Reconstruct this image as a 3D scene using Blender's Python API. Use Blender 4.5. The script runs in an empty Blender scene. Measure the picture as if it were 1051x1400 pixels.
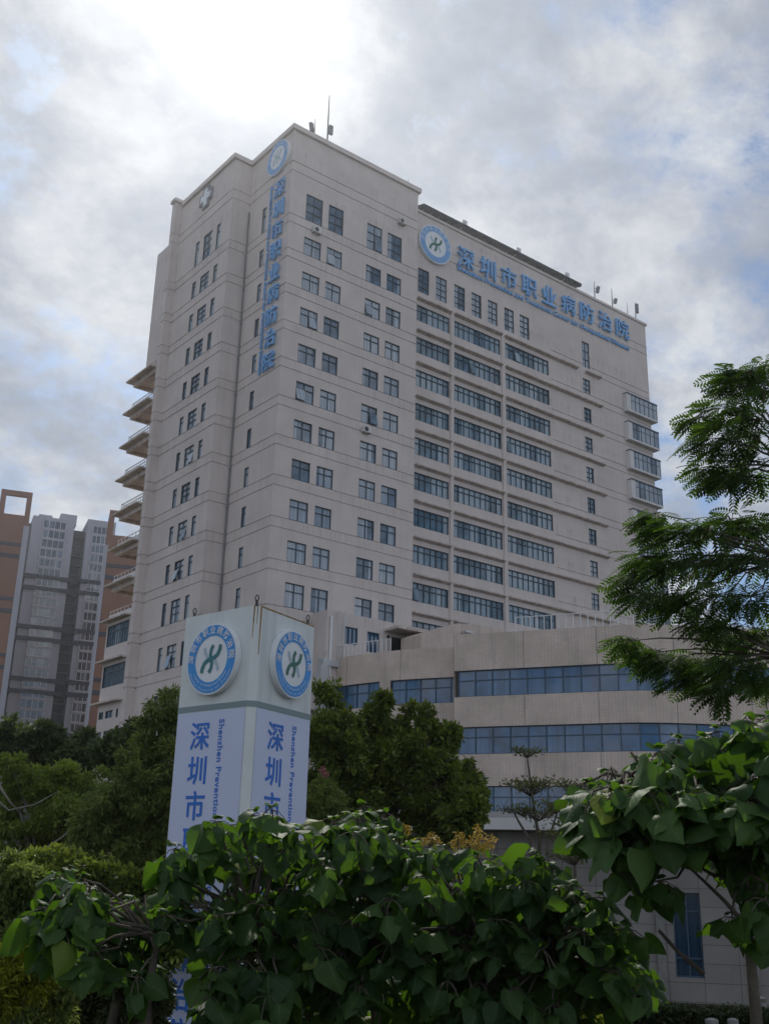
import bpy, math, random
import numpy as np
from mathutils import Matrix, Vector

random.seed(7)
RNG = np.random.default_rng(11)
sc = bpy.context.scene
COL = sc.collection
rad = math.radians

# ------------------------------------------------------------------ camera
F_PX = 1462.85
PITCH, ROLL, YAW = rad(18.81682), rad(1.41421), rad(51.82757)
CAM = np.array([-44.0470765, -70.99636405, 1.6])
_f = np.array([math.cos(YAW)*math.cos(PITCH), math.sin(YAW)*math.cos(PITCH), math.sin(PITCH)])
_r0 = np.array([math.sin(YAW), -math.cos(YAW), 0.0])
_u0 = np.cross(_r0, _f)
_R = math.cos(ROLL)*_r0 + math.sin(ROLL)*_u0
_U = -math.sin(ROLL)*_r0 + math.cos(ROLL)*_u0
cam_d = bpy.data.cameras.new("camera")
cam_d.sensor_fit = 'VERTICAL'; cam_d.sensor_height = 36.0
cam_d.lens = F_PX/1400*36.0
cam_d.clip_start = 0.1; cam_d.clip_end = 9000
cam_o = bpy.data.objects.new("camera", cam_d); COL.objects.link(cam_o)
M = Matrix.Identity(4)
for i in range(3):
    M[i][0] = _R[i]; M[i][1] = _U[i]; M[i][2] = -_f[i]; M[i][3] = CAM[i]
cam_o.matrix_world = M
sc.camera = cam_o

# ------------------------------------------------------------------ light
SUN_EL, SUN_AZ = 42.83, 61.86            # azimuth counter-clockwise from +X
SUN_DIR = Vector((math.cos(rad(SUN_EL))*math.cos(rad(SUN_AZ)),
                  math.cos(rad(SUN_EL))*math.sin(rad(SUN_AZ)), math.sin(rad(SUN_EL))))
sun_d = bpy.data.lights.new("sun", 'SUN'); sun_d.energy = 2.6; sun_d.angle = rad(0.8)
sun_d.color = (1.0, 0.95, 0.86)
sun_o = bpy.data.objects.new("sun", sun_d); COL.objects.link(sun_o)
sun_o.rotation_euler = (-SUN_DIR).to_track_quat('-Z', 'Y').to_euler()

sc.view_settings.view_transform = 'Standard'
sc.view_settings.look = 'None'
sc.view_settings.exposure = 0.0
sc.view_settings.gamma = 1.0

world = bpy.data.worlds.new("World"); sc.world = world
world.use_nodes = True
wn = world.node_tree; wn.nodes.clear()

class NT:
    """tiny helper for node trees"""
    def __init__(self, nt): self.nt = nt
    def n(self, typ, ins=None, **kw):
        nd = self.nt.nodes.new(typ)
        for k, v in kw.items(): setattr(nd, k, v)
        for k, v in (ins or {}).items():
            if hasattr(v, 'is_output') or isinstance(v, bpy.types.NodeSocket):
                self.nt.links.new(v, nd.inputs[k])
            else:
                nd.inputs[k].default_value = v
        return nd
    def math(self, op, a, b=0.0, clamp=False):
        nd = self.n('ShaderNodeMath', {0: a, 1: b}, operation=op); nd.use_clamp = clamp
        return nd.outputs[0]
    def mix(self, fac, a, b, blend='MIX'):
        nd = self.n('ShaderNodeMix', data_type='RGBA', blend_type=blend)
        for s, v in ((nd.inputs[0], fac), (nd.inputs[6], a), (nd.inputs[7], b)):
            if isinstance(v, bpy.types.NodeSocket): self.nt.links.new(v, s)
            else: s.default_value = v if not isinstance(v, tuple) or len(v) == 4 else (*v, 1)
        return nd.outputs[2]
    def ramp(self, fac, stops):
        nd = self.n('ShaderNodeValToRGB', {0: fac})
        el = nd.color_ramp.elements
        while len(el) < len(stops): el.new(0.5)
        for e, (p, c) in zip(el, stops):
            e.position = p; e.color = (*c, 1) if len(c) == 3 else c
        return nd.outputs[0]
    def link(self, a, b): self.nt.links.new(a, b)

W = NT(wn)
sky = W.n('ShaderNodeTexSky', sky_type='NISHITA')
sky.sun_disc = False
sky.sun_elevation = rad(SUN_EL); sky.sun_rotation = rad(90-SUN_AZ)
sky.air_density = 1.0; sky.dust_density = 1.2; sky.ozone_density = 1.5
geo = W.n('ShaderNodeTexCoord')
dirv = geo.outputs['Generated']
sep = W.n('ShaderNodeSeparateXYZ', {0: dirv})
zc = W.math('ADD', W.math('MAXIMUM', sep.outputs[2], 0.0), 0.42)
cx = W.math('DIVIDE', sep.outputs[0], zc); cy = W.math('DIVIDE', sep.outputs[1], zc)
cv = W.n('ShaderNodeCombineXYZ', {0: cx, 1: cy, 2: 0.0}).outputs[0]
mp = W.n('ShaderNodeMapping', {'Vector': cv, 'Location': (3.1, 1.7, 0.0), 'Rotation': (0, 0, 0.5), 'Scale': (1.0, 1.1, 1.0)}).outputs[0]
n1 = W.n('ShaderNodeTexNoise', {'Vector': mp, 'Scale': 3.2, 'Detail': 15.0, 'Roughness': 0.66, 'Distortion': 0.1}).outputs['Fac']
mp2 = W.n('ShaderNodeMapping', {'Vector': cv, 'Location': (7.3, 4.2, 0.0), 'Rotation': (0, 0, 0.9), 'Scale': (1.0, 1.15, 1.0)}).outputs[0]
n2 = W.n('ShaderNodeTexNoise', {'Vector': mp2, 'Scale': 6.5, 'Detail': 15.0, 'Roughness': 0.61, 'Distortion': 0.12}).outputs['Fac']
cover = W.ramp(n1, [(0.41, (0, 0, 0)), (0.46, (0.6, 0.6, 0.6)), (0.52, (1, 1, 1))])
# angle to the sun
sd = W.n('ShaderNodeVectorMath', {0: dirv, 1: tuple(SUN_DIR)}, operation='DOT_PRODUCT').outputs['Value']
sdc = W.math('MAXIMUM', sd, 0.0)
glow_w = W.math('POWER', sdc, 9.0)
glow_m = W.math('POWER', sdc, 60.0)
glow_t = W.math('POWER', sdc, 420.0)
shade = W.ramp(n2, [(0.34, (3.3, 3.8, 4.7)), (0.47, (4.5, 4.9, 5.7)), (0.55, (5.9, 6.2, 6.8)), (0.66, (7.6, 7.9, 8.3))])
# clouds opposite the sun are lit from the front and brighter
anti = W.math('MULTIPLY', W.math('ADD', W.math('MULTIPLY', sd, -1.0), 0.35, True), 1.15)
shade = W.mix(1.0, shade, W.n('ShaderNodeCombineColor', {0: W.math('ADD', anti, 1.0), 1: W.math('ADD', anti, 1.0), 2: W.math('ADD', anti, 1.0)}).outputs[0], 'MULTIPLY')
g_add = W.math('ADD', W.math('MULTIPLY', glow_w, 1.5), W.math('ADD', W.math('MULTIPLY', glow_m, 1.5), W.math('MULTIPLY', glow_t, 9.0)))
cl_sun = W.mix(1.0, shade, W.n('ShaderNodeCombineColor', {0: g_add, 1: W.math('MULTIPLY', g_add, 0.97), 2: W.math('MULTIPLY', g_add, 0.90)}).outputs[0], 'ADD')
near_sun = W.math('MULTIPLY', glow_m, 1.0, True)
cov2 = W.math('ADD', cover, near_sun, True)
cov2 = W.math('MULTIPLY', cov2, 0.95)
blue = W.mix(1.0, sky.outputs[0], (0.62, 0.80, 1.0, 1), 'MULTIPLY')
skyc = W.mix(cov2, blue, cl_sun)
bg = W.n('ShaderNodeBackground', {'Color': skyc, 'Strength': 0.085})
out = W.n('ShaderNodeOutputWorld'); W.link(bg.outputs[0], out.inputs[0])

# ------------------------------------------------------------------ helpers
def ray(px, py):
    d = _f*F_PX + _R*(px-525.5) - _U*(py-700.0)
    return d/np.linalg.norm(d)
def atD(px, py, D):
    d = ray(px, py); return CAM + d*(D/math.hypot(d[0], d[1]))
def atY(px, py, Y):
    d = ray(px, py); return CAM + d*((Y-CAM[1])/d[1])
def atX(px, py, X):
    d = ray(px, py); return CAM + d*((X-CAM[0])/d[0])
def atZ(px, py, Z):
    d = ray(px, py); return CAM + d*((Z-CAM[2])/d[2])

def ground_z(x, y):
    d = math.hypot(x-CAM[0], y-CAM[1])
    t = min(max((d-9)/26.0, 0), 1); t = t*t*(3-2*t)
    return -2.3*t

class MB:
    """collects faces, then links them as ONE mesh object"""
    def __init__(s): s.v = []; s.f = []; s.m = []; s.uv = []
    def face(s, pts, m=0, uv=None):
        i = len(s.v); s.v.extend([tuple(p) for p in pts]); s.f.append(tuple(range(i, i+len(pts)))); s.m.append(m)
        s.uv.append(uv)
    def mesh(s, vs, fs, m=0):
        i = len(s.v); s.v.extend([tuple(p) for p in vs])
        for f in fs: s.f.append(tuple(i+k for k in f)); s.m.append(m); s.uv.append(None)
    def box(s, x0, x1, y0, y1, z0, z1, m=0):
        v = [(x, y, z) for x in (x0, x1) for y in (y0, y1) for z in (z0, z1)]
        s.mesh(v, [(0,1,3,2), (4,6,7,5), (0,4,5,1), (2,3,7,6), (0,2,6,4), (1,5,7,3)], m)
    def obox(s, o, a, b, c, m=0):
        """oriented box from corner o along vectors a, b, c"""
        o, a, b, c = (np.array(t, float) for t in (o, a, b, c))
        v = [o+i*a+j*b+k*c for i in (0, 1) for j in (0, 1) for k in (0, 1)]
        if np.dot(np.cross(a, b), c) > 0:
            fs = [(0,1,3,2), (4,6,7,5), (0,4,5,1), (2,3,7,6), (0,2,6,4), (1,5,7,3)]
        else:
            fs = [(2,3,1,0), (5,7,6,4), (1,5,4,0), (6,7,3,2), (4,6,2,0), (3,7,5,1)]
        s.mesh(v, fs, m)
    def tube(s, pts, radii, n=8, m=0, cap=True):
        pts = [np.array(p, float) for p in pts]
        if not hasattr(radii, '__len__'): radii = [radii]*len(pts)
        rings = []
        for i, p in enumerate(pts):
            t = pts[min(i+1, len(pts)-1)]-pts[max(i-1, 0)]
            t = t/(np.linalg.norm(t)+1e-9)
            a = np.cross(t, (0, 0, 1.0)) if abs(t[2]) < 0.9 else np.cross(t, (1.0, 0, 0))
            a /= np.linalg.norm(a); b = np.cross(t, a)
            rings.append([p+radii[i]*(math.cos(2*math.pi*k/n)*a+math.sin(2*math.pi*k/n)*b) for k in range(n)])
        vs = [q for r in rings for q in r]; fs = []
        for i in range(len(pts)-1):
            for k in range(n):
                k2 = (k+1) % n
                fs.append((i*n+k, i*n+k2, (i+1)*n+k2, (i+1)*n+k))
        if cap:
            fs.append(tuple(range(n-1, -1, -1))); fs.append(tuple((len(pts)-1)*n+k for k in range(n)))
        s.mesh(vs, fs, m)
    def build(s, name, mats, parent=None, smooth=False):
        me = bpy.data.meshes.new(name)
        me.from_pydata(s.v, [], s.f)
        if any(u is not None for u in s.uv):
            ul = me.uv_layers.new(name='UVMap')
            k = 0
            for f, u in zip(s.f, s.uv):
                for j in range(len(f)):
                    ul.data[k].uv = u[j] if u is not None else (0, 0); k += 1
        if not isinstance(mats, (list, tuple)): mats = [mats]
        for m_ in mats: me.materials.append(m_)
        if len(mats) > 1: me.polygons.foreach_set('material_index', s.m)
        if smooth: me.polygons.foreach_set('use_smooth', [True]*len(s.f))
        me.update()
        return link(name, me, parent)

def link(name, me, parent=None):
    o = bpy.data.objects.new(name, me); COL.objects.link(o)
    if parent is not None:
        o.parent = parent
        if parent.type == 'EMPTY' or True:
            o.matrix_parent_inverse = parent_world(parent).inverted()
    return o
def parent_world(p):
    m = p.matrix_basis.copy()
    if p.parent: m = parent_world(p.parent) @ p.matrix_parent_inverse @ m
    return m
def tag(o, label, cat, group=None):
    o['label'] = label; o['category'] = cat
    if group: o['group'] = group
    return o
def kind(o, k): o['kind'] = k; return o
def empty(name, loc, label=None, cat=None, group=None):
    o = bpy.data.objects.new(name, None); COL.objects.link(o)
    o.location = tuple(float(t) for t in loc); o.empty_display_size = 0.3
    if label: tag(o, label, cat, group)
    return o
def copy_tree(o, parent=None, delta=None):
    c = o.copy(); COL.objects.link(c)
    if parent is not None:
        inv = o.matrix_parent_inverse.copy(); c.parent = parent; c.matrix_parent_inverse = inv
    for ch in list(o.children): copy_tree(ch, c)
    if delta is not None: c.location = Vector(c.location)+Vector(delta)
    return c

def batch(name, tv, tf, tuv, Rm, S, T, mat, parent=None, smooth=True, deform=None):
    """many transformed copies of a little template as one mesh. Rm (N,3,3) S (N,) or (N,3) T (N,3)"""
    tv = np.asarray(tv, float); N = len(T); n = len(tv)
    S = np.asarray(S, float)
    if S.ndim == 1: S = S[:, None].repeat(3, 1)
    L = np.repeat(tv[None], N, 0)
    if deform is not None: L = deform(L)
    V = np.einsum('nij,nvj->nvi', Rm, L*S[:, None, :])+np.asarray(T)[:, None, :]
    me = bpy.data.meshes.new(name)
    lens = np.array([len(f) for f in tf]); flat = np.concatenate([np.array(f) for f in tf])
    loops = (flat[None]+(np.arange(N)*n)[:, None]).ravel()
    tot = np.tile(lens, N); start = np.concatenate([[0], np.cumsum(tot)[:-1]])
    me.vertices.add(N*n); me.vertices.foreach_set('co', V.astype(np.float32).ravel())
    me.loops.add(len(loops)); me.loops.foreach_set('vertex_index', loops.astype(np.int32))
    me.polygons.add(len(tot)); me.polygons.foreach_set('loop_start', start.astype(np.int32))
    me.polygons.foreach_set('loop_total', tot.astype(np.int32))
    if tuv is not None:
        ul = me.uv_layers.new(name='UVMap')
        uv = np.asarray(tuv, float)[flat]
        ul.data.foreach_set('uv', np.tile(uv, (N, 1)).astype(np.float32).ravel())
    if smooth: me.polygons.foreach_set('use_smooth', np.ones(len(tot), bool))
    me.materials.append(mat)
    me.update(calc_edges=True); me.validate()
    return link(name, me, parent)

def frames(fwd, up_hint, roll=None):
    """(N,3) local Y direction, hint for local Z -> (N,3,3) with columns X,Y,Z"""
    y = fwd/np.linalg.norm(fwd, axis=1, keepdims=True)
    x = np.cross(y, up_hint); ln = np.linalg.norm(x, axis=1, keepdims=True)
    x = np.where(ln < 1e-4, np.array([[1., 0, 0]]), x/np.maximum(ln, 1e-4))
    z = np.cross(x, y)
    if roll is not None:
        c, s = np.cos(roll)[:, None], np.sin(roll)[:, None]
        x, z = c*x+s*z, -s*x+c*z
    return np.stack([x, y, z], axis=2)

# ------------------------------------------------------------------ materials
def mat(name, col, rough=0.6, metal=0.0, var=0.0, vscale=1.0, spec=0.5, bump=0.0, streak=0.0, streak_col=(0.2, 0.18, 0.16), sill=0.0):
    m = bpy.data.materials.new(name); m.use_nodes = True
    t = NT(m.node_tree); b = m.node_tree.nodes['Principled BSDF']
    b.inputs['Roughness'].default_value = rough; b.inputs['Metallic'].default_value = metal
    b.inputs['Specular IOR Level'].default_value = spec
    c = None
    tc = t.n('ShaderNodeTexCoord').outputs['Object']
    if var > 0:
        nz = t.n('ShaderNodeTexNoise', {'Vector': tc, 'Scale': vscale, 'Detail': 6.0, 'Roughness': 0.6}).outputs['Fac']
        lo = tuple(x*(1-var) for x in col); hi = tuple(min(1, x*(1+var)) for x in col)
        c = t.ramp(nz, [(0.3, lo), (0.7, hi)])
    if streak > 0:
        ms = t.n('ShaderNodeMapping', {'Vector': tc, 'Scale': (1.6, 1.6, 0.07)}).outputs[0]
        sn = t.n('ShaderNodeTexNoise', {'Vector': ms, 'Scale': 1.4, 'Detail': 5.0, 'Roughness': 0.65}).outputs['Fac']
        sf = t.math('MULTIPLY', t.ramp(sn, [(0.5, (0, 0, 0)), (0.75, (1, 1, 1))]), streak)
        c = t.mix(sf, c if c is not None else (*col, 1), (*streak_col, 1))
    if sill:
        z_ = t.n('ShaderNodeSeparateXYZ', {0: tc}).outputs[2]
        fr = t.math('FRACT', t.math('MULTIPLY', t.math('SUBTRACT', z_, 29.4), 1/3.6))
        msk = t.ramp(fr, [(0.60, (0, 0, 0)), (0.97, (1, 1, 1)), (1.0, (0.2, 0.2, 0.2))])
        mm = t.n('ShaderNodeMapping', {'Vector': tc, 'Scale': (2.6, 2.6, 0.05)}).outputs[0]
        s2 = t.n('ShaderNodeTexNoise', {'Vector': mm, 'Scale': 1.5, 'Detail': 4.0, 'Roughness': 0.7}).outputs['Fac']
        c = t.mix(t.math('MULTIPLY', t.math('MULTIPLY', t.ramp(s2, [(0.50, (0, 0, 0)), (0.72, (1, 1, 1))]), msk), sill), c, (0.26, 0.20, 0.18, 1))
    if c is not None: t.link(c, b.inputs['Base Color'])
    else: b.inputs['Base Color'].default_value = (*col, 1)
    if bump > 0:
        nb = t.n('ShaderNodeTexNoise', {'Vector': tc, 'Scale': vscale*14, 'Detail': 4.0}).outputs['Fac']
        bp = t.n('ShaderNodeBump', {'Height': nb, 'Strength': bump, 'Distance': 0.02}).outputs[0]
        t.link(bp, b.inputs['Normal'])
    return m

def glass_mat(name, base, curtain, rough=0.06, amount=0.5, cscale=3.0, tint=(1, 1, 1)):
    """tinted pane with drapes hanging close behind it: varied per window"""
    m = bpy.data.materials.new(name); m.use_nodes = True
    t = NT(m.node_tree); b = m.node_tree.nodes['Principled BSDF']
    tc = t.n('ShaderNodeTexCoord').outputs['Object']
    oi = t.n('ShaderNodeObjectInfo').outputs['Random']
    sp = t.n('ShaderNodeSeparateXYZ', {0: tc})
    hu = t.math('ADD', t.math('ADD', sp.outputs[0], sp.outputs[1]), t.math('MULTIPLY', oi, 31.0))
    pane = t.math('FLOOR', t.math('MULTIPLY', hu, 0.8))
    wn_ = t.n('ShaderNodeTexWhiteNoise', {'W': t.math('ADD', pane, t.math('MULTIPLY', oi, 77.0))}, noise_dimensions='1D').outputs['Value']
    fold = t.n('ShaderNodeTexNoise', {'W': t.math('MULTIPLY', hu, cscale*2.0), 'Scale': 1.0, 'Detail': 2.0}, noise_dimensions='1D').outputs['Fac']
    foldc = t.ramp(fold, [(0.3, tuple(x*0.55 for x in curtain)), (0.7, curtain)])
    drawn = t.ramp(wn_, [(max(0.02, 1-amount-0.12), (0, 0, 0)), (min(0.98, 1-amount+0.12), (1, 1, 1))])
    nz = t.n('ShaderNodeTexNoise', {'Vector': tc, 'Scale': 0.9, 'Detail': 3.0}).outputs['Fac']
    dark = t.ramp(nz, [(0.3, tuple(x*0.5 for x in base)), (0.7, tuple(x*1.4 for x in base))])
    c = t.mix(t.math('MULTIPLY', drawn, 0.85), dark, foldc)
    t.link(c, b.inputs['Base Color'])
    b.inputs['Roughness'].default_value = rough
    b.inputs['Specular IOR Level'].default_value = 0.9
    wv = t.n('ShaderNodeTexNoise', {'Vector': tc, 'Scale': 0.7, 'Detail': 1.0}).outputs['Fac']
    t.link(t.n('ShaderNodeBump', {'Height': wv, 'Strength': 0.12, 'Distance': 0.05}).outputs[0], b.inputs['Normal'])
    return m

def tile_mat(name, c1, c2, mortar, w, h, mort=0.02, panel=None):
    m = bpy.data.materials.new(name); m.use_nodes = True
    t = NT(m.node_tree); b = m.node_tree.nodes['Principled BSDF']
    uv = t.n('ShaderNodeTexCoord').outputs['UV']
    br = t.n('ShaderNodeTexBrick', {'Vector': uv, 'Color1': (*c1, 1), 'Color2': (*c2, 1), 'Mortar': (*mortar, 1), 'Scale': 1.0,
             'Mortar Size': mort, 'Mortar Smooth': 0.3, 'Bias': 0.0, 'Brick Width': w, 'Row Height': h})
    br.offset = 0.0
    nz = t.n('ShaderNodeTexNoise', {'Vector': uv, 'Scale': 0.35, 'Detail': 7.0, 'Roughness': 0.65}).outputs['Fac']
    patch = t.ramp(nz, [(0.35, (0.80, 0.79, 0.77)), (0.65, (1.06, 1.05, 1.04))])
    c = t.mix(1.0, br.outputs['Color'], patch, 'MULTIPLY')
    ms = t.n('ShaderNodeMapping', {'Vector': uv, 'Scale': (1.0, 0.10, 1.0)}).outputs[0]
    sn = t.n('ShaderNodeTexNoise', {'Vector': ms, 'Scale': 1.6, 'Detail': 6.0, 'Roughness': 0.7}).outputs['Fac']
    c = t.mix(t.math('MULTIPLY', t.ramp(sn, [(0.52, (0, 0, 0)), (0.78, (1, 1, 1))]), 0.45), c, (0.16, 0.14, 0.13, 1))
    if panel:
        b2 = t.n('ShaderNodeTexBrick', {'Vector': uv, 'Color1': (1, 1, 1, 1), 'Color2': (0.93, 0.93, 0.93, 1), 'Mortar': (0.45, 0.43, 0.42, 1), 'Scale': 1.0,
                 'Mortar Size': 0.03, 'Mortar Smooth': 0.2, 'Brick Width': panel[0], 'Row Height': panel[1]})
        b2.offset = 0.0
        c = t.mix(1.0, c, b2.outputs['Color'], 'MULTIPLY')
    t.link(c, b.inputs['Base Color'])
    b.inputs['Roughness'].default_value = 0.55
    return m

def leaf_mat(name, c_lo, c_hi, trans=(0.12, 0.22, 0.02), tw=0.35, rough=0.4, vein=False, spec=0.35, tail=None):
    m = bpy.data.materials.new(name); m.use_nodes = True
    t = NT(m.node_tree); b = m.node_tree.nodes['Principled BSDF']
    g = t.n('ShaderNodeNewGeometry')
    ri = g.outputs['Random Per Island']
    stops = [(0.0, c_lo), (0.75, tuple((a+d)/2 for a, d in zip(c_lo, c_hi))), (0.982 if tail else 1.0, c_hi)]
    if tail: stops.append((0.995, tail))
    c = t.ramp(ri, stops)
    tc = t.n('ShaderNodeTexCoord')
    nz = t.n('ShaderNodeTexNoise', {'Vector': tc.outputs['Object'], 'Scale': 1.3, 'Detail': 4.0}).outputs['Fac']
    c = t.mix(1.0, c, t.ramp(nz, [(0.34, (0.55, 0.60, 0.6)), (0.66, (1.4, 1.3, 1.1))]), 'MULTIPLY')
    if vein:
        uv = t.n('ShaderNodeSeparateXYZ', {0: tc.outputs['UV']})
        u, v = uv.outputs[0], uv.outputs[1]
        au = t.math('ABSOLUTE', u)
        mid = t.math('LESS_THAN', au, 0.035)
        q = t.math('FRACT', t.math('ADD', t.math('MULTIPLY', v, 5.0), t.math('MULTIPLY', au, -2.3)))
        side = t.math('LESS_THAN', t.math('ABSOLUTE', t.math('SUBTRACT', q, 0.5)), 0.055)
        ve = t.math('MAXIMUM', mid, t.math('MULTIPLY', side, 0.6))
        c = t.mix(t.math('MULTIPLY', ve, 0.55), c, (0.10, 0.16, 0.05, 1))
        hgt = t.math('SUBTRACT', t.math('ABSOLUTE', t.math('SUBTRACT', q, 0.5)), t.math('MULTIPLY', mid, 0.5))
        t.link(t.n('ShaderNodeBump', {'Height': hgt, 'Strength': 0.12, 'Distance': 0.01}).outputs[0], b.inputs['Normal'])
    t.link(c, b.inputs['Base Color'])
    b.inputs['Roughness'].default_value = rough
    b.inputs['Specular IOR Level'].default_value = spec
    tr = t.n('ShaderNodeBsdfTranslucent', {'Color': (*trans, 1)})
    tcol = t.mix(ri, (*tuple(x*0.6 for x in trans), 1), (*trans, 1))
    t.link(tcol, tr.inputs['Color'])
    mx = t.n('ShaderNodeMixShader', {0: tw, 1: b.outputs[0], 2: tr.outputs[0]})
    t.link(mx.outputs[0], m.node_tree.nodes['Material Output'].inputs[0])
    return m

MAT = {}
MAT['paint'] = mat('cream_wall_paint', (0.63, 0.56, 0.52), 0.75, var=0.08, vscale=0.35, streak=0.24, streak_col=(0.40, 0.33, 0.29), bump=0.05, sill=0.5)
MAT['paint_w'] = mat('white_trim_paint', (0.66, 0.64, 0.62), 0.6, var=0.05, vscale=0.8, streak=0.15)
MAT['ledge'] = mat('weathered_ledge_and_slab_shade', (0.56, 0.48, 0.43), 0.85, var=0.25, vscale=1.2, streak=0.5, streak_col=(0.10, 0.09, 0.085))
MAT['roof'] = mat('roof_concrete', (0.30, 0.29, 0.28), 0.9, var=0.15, vscale=0.7)
MAT['frame'] = mat('dark_window_frame', (0.05, 0.075, 0.10), 0.4)
MAT['frame_b'] = mat('blue_grey_window_frame', (0.035, 0.075, 0.12), 0.4)
MAT['glass'] = glass_mat('tinted_pane', (0.10, 0.155, 0.21), (0.50, 0.57, 0.64), amount=0.6)
MAT['glass2'] = glass_mat('tinted_pane_wide', (0.075, 0.14, 0.185), (0.42, 0.53, 0.60), amount=0.52)
MAT['glass_b'] = glass_mat('blue_tinted_pane', (0.016, 0.085, 0.19), (0.045, 0.15, 0.30), amount=0.55, cscale=2.0)
MAT['glass_d'] = glass_mat('dull_dark_pane', (0.012, 0.035, 0.065), (0.03, 0.07, 0.12), amount=0.5)
MAT['tile'] = tile_mat('podium_wall_tile', (0.68, 0.565, 0.485), (0.64, 0.53, 0.455), (0.46, 0.38, 0.325), 0.24, 0.12, 0.012, panel=(5.2, 40))
MAT['stone'] = tile_mat('grey_stone_slab', (0.25, 0.235, 0.215), (0.22, 0.205, 0.19), (0.09, 0.08, 0.075), 1.2, 0.62, 0.012)
MAT['metal'] = mat('galvanised_metal', (0.55, 0.57, 0.58), 0.45, 0.6)
MAT['rail'] = mat('white_painted_steel', (0.75, 0.75, 0.74), 0.5)
MAT['dark'] = mat('dark_steel', (0.03, 0.033, 0.035), 0.5)
MAT['grey'] = mat('antenna_grey', (0.22, 0.22, 0.23), 0.6)
MAT['blue'] = mat('blue_sign_letters', (0.010, 0.145, 0.56), 0.45, var=0.1, vscale=2)
MAT['blue_b'] = mat('glare_paled_blue_letters', (0.18, 0.42, 0.74), 0.5, var=0.12, vscale=0.8)  # veil of sun glare over the tower lettering, put into a lighter blue
MAT['blue_ring'] = mat('blue_emblem_ring', (0.02, 0.27, 0.68), 0.35)
MAT['blue_ring_glare'] = mat('glare_paled_emblem_ring', (0.16, 0.37, 0.68), 0.45)  # ring blue lightened to carry the sun glare high on the tower
MAT['white'] = mat('white_emblem', (0.74, 0.77, 0.79), 0.4, var=0.05, vscale=3)
MAT['white_l'] = mat('pale_emblem_letters', (0.50, 0.63, 0.75), 0.5)
MAT['teal'] = mat('teal_emblem_stroke', (0.015, 0.17, 0.19), 0.4)
MAT['green'] = mat('green_emblem_stroke', (0.01, 0.14, 0.09), 0.4)
MAT['pale'] = mat('pale_emblem_stroke', (0.38, 0.50, 0.55), 0.4)
MAT['bark'] = mat('grey_brown_bark', (0.10, 0.085, 0.065), 0.9, var=0.35, vscale=6, bump=0.5)
MAT['bark_l'] = mat('pale_bark', (0.22, 0.20, 0.17), 0.9, var=0.3, vscale=8, bump=0.4)
MAT['twig'] = mat('green_brown_twig', (0.07, 0.085, 0.04), 0.8)

# ------------------------------------------------------------------ setting: ground
def build_ground():
    m = bpy.data.materials.new('soil_and_grass'); m.use_nodes = True
    t = NT(m.node_tree); b = m.node_tree.nodes['Principled BSDF']
    tc = t.n('ShaderNodeTexCoord').outputs['Object']
    nz = t.n('ShaderNodeTexNoise', {'Vector': tc, 'Scale': 0.5, 'Detail': 9.0, 'Roughness': 0.7}).outputs['Fac']
    c = t.ramp(nz, [(0.35, (0.025, 0.032, 0.012)), (0.55, (0.05, 0.045, 0.028)), (0.7, (0.075, 0.06, 0.042))])
    t.link(c, b.inputs['Base Color']); b.inputs['Roughness'].default_value = 0.95
    n2_ = t.n('ShaderNodeTexNoise', {'Vector': tc, 'Scale': 9.0, 'Detail': 5.0}).outputs['Fac']
    t.link(t.n('ShaderNodeBump', {'Height': n2_, 'Strength': 0.6, 'Distance': 0.05}).outputs[0], b.inputs['Normal'])
    g = MB()
    rs = [0, 3, 6, 9, 12, 15, 18, 21, 24, 27, 31, 35, 50, 80, 150, 300, 620]
    n = 48
    vs = [(CAM[0], CAM[1], 0)]
    for r in rs[1:]:
        for k in range(n):
            x = CAM[0]+r*math.cos(2*math.pi*k/n); y = CAM[1]+r*math.sin(2*math.pi*k/n)
            vs.append((x, y, ground_z(x, y)))
    fs = [(0, 1+k, 1+(k+1) % n) for k in range(n)]
    for i in range(len(rs)-2):
        for k in range(n):
            k2 = (k+1) % n
            fs.append((1+i*n+k, 1+(i+1)*n+k, 1+(i+1)*n+k2, 1+i*n+k2))
    g.mesh(vs, fs)
    kind(g.build('ground', m, smooth=True), 'structure')
    # brick path beyond the planting
    p = MB()
    a = atD(40, 1392, 13.0); b_ = atD(330, 1392, 13.0)
    dv = np.array([b_[0]-a[0], b_[1]-a[1]]); L = np.linalg.norm(dv); dv /= L; nv = np.array([-dv[1], dv[0]])
    pv = []
    for i in range(17):
        for j in range(4):
            q = np.array([a[0], a[1]])+dv*(-6+i*1.4)+nv*(j*0.5-0.75)
            pv.append((q[0], q[1], ground_z(*q)+0.06))
    pf = [(i*4+j, (i+1)*4+j, (i+1)*4+j+1, i*4+j+1) for i in range(16) for j in range(3)]
    p.mesh(pv, pf)
    kind(p.build('path', mat('red_brick_paving', (0.20, 0.10, 0.075), 0.85, var=0.3, vscale=4)), 'structure')
build_ground()

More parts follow.
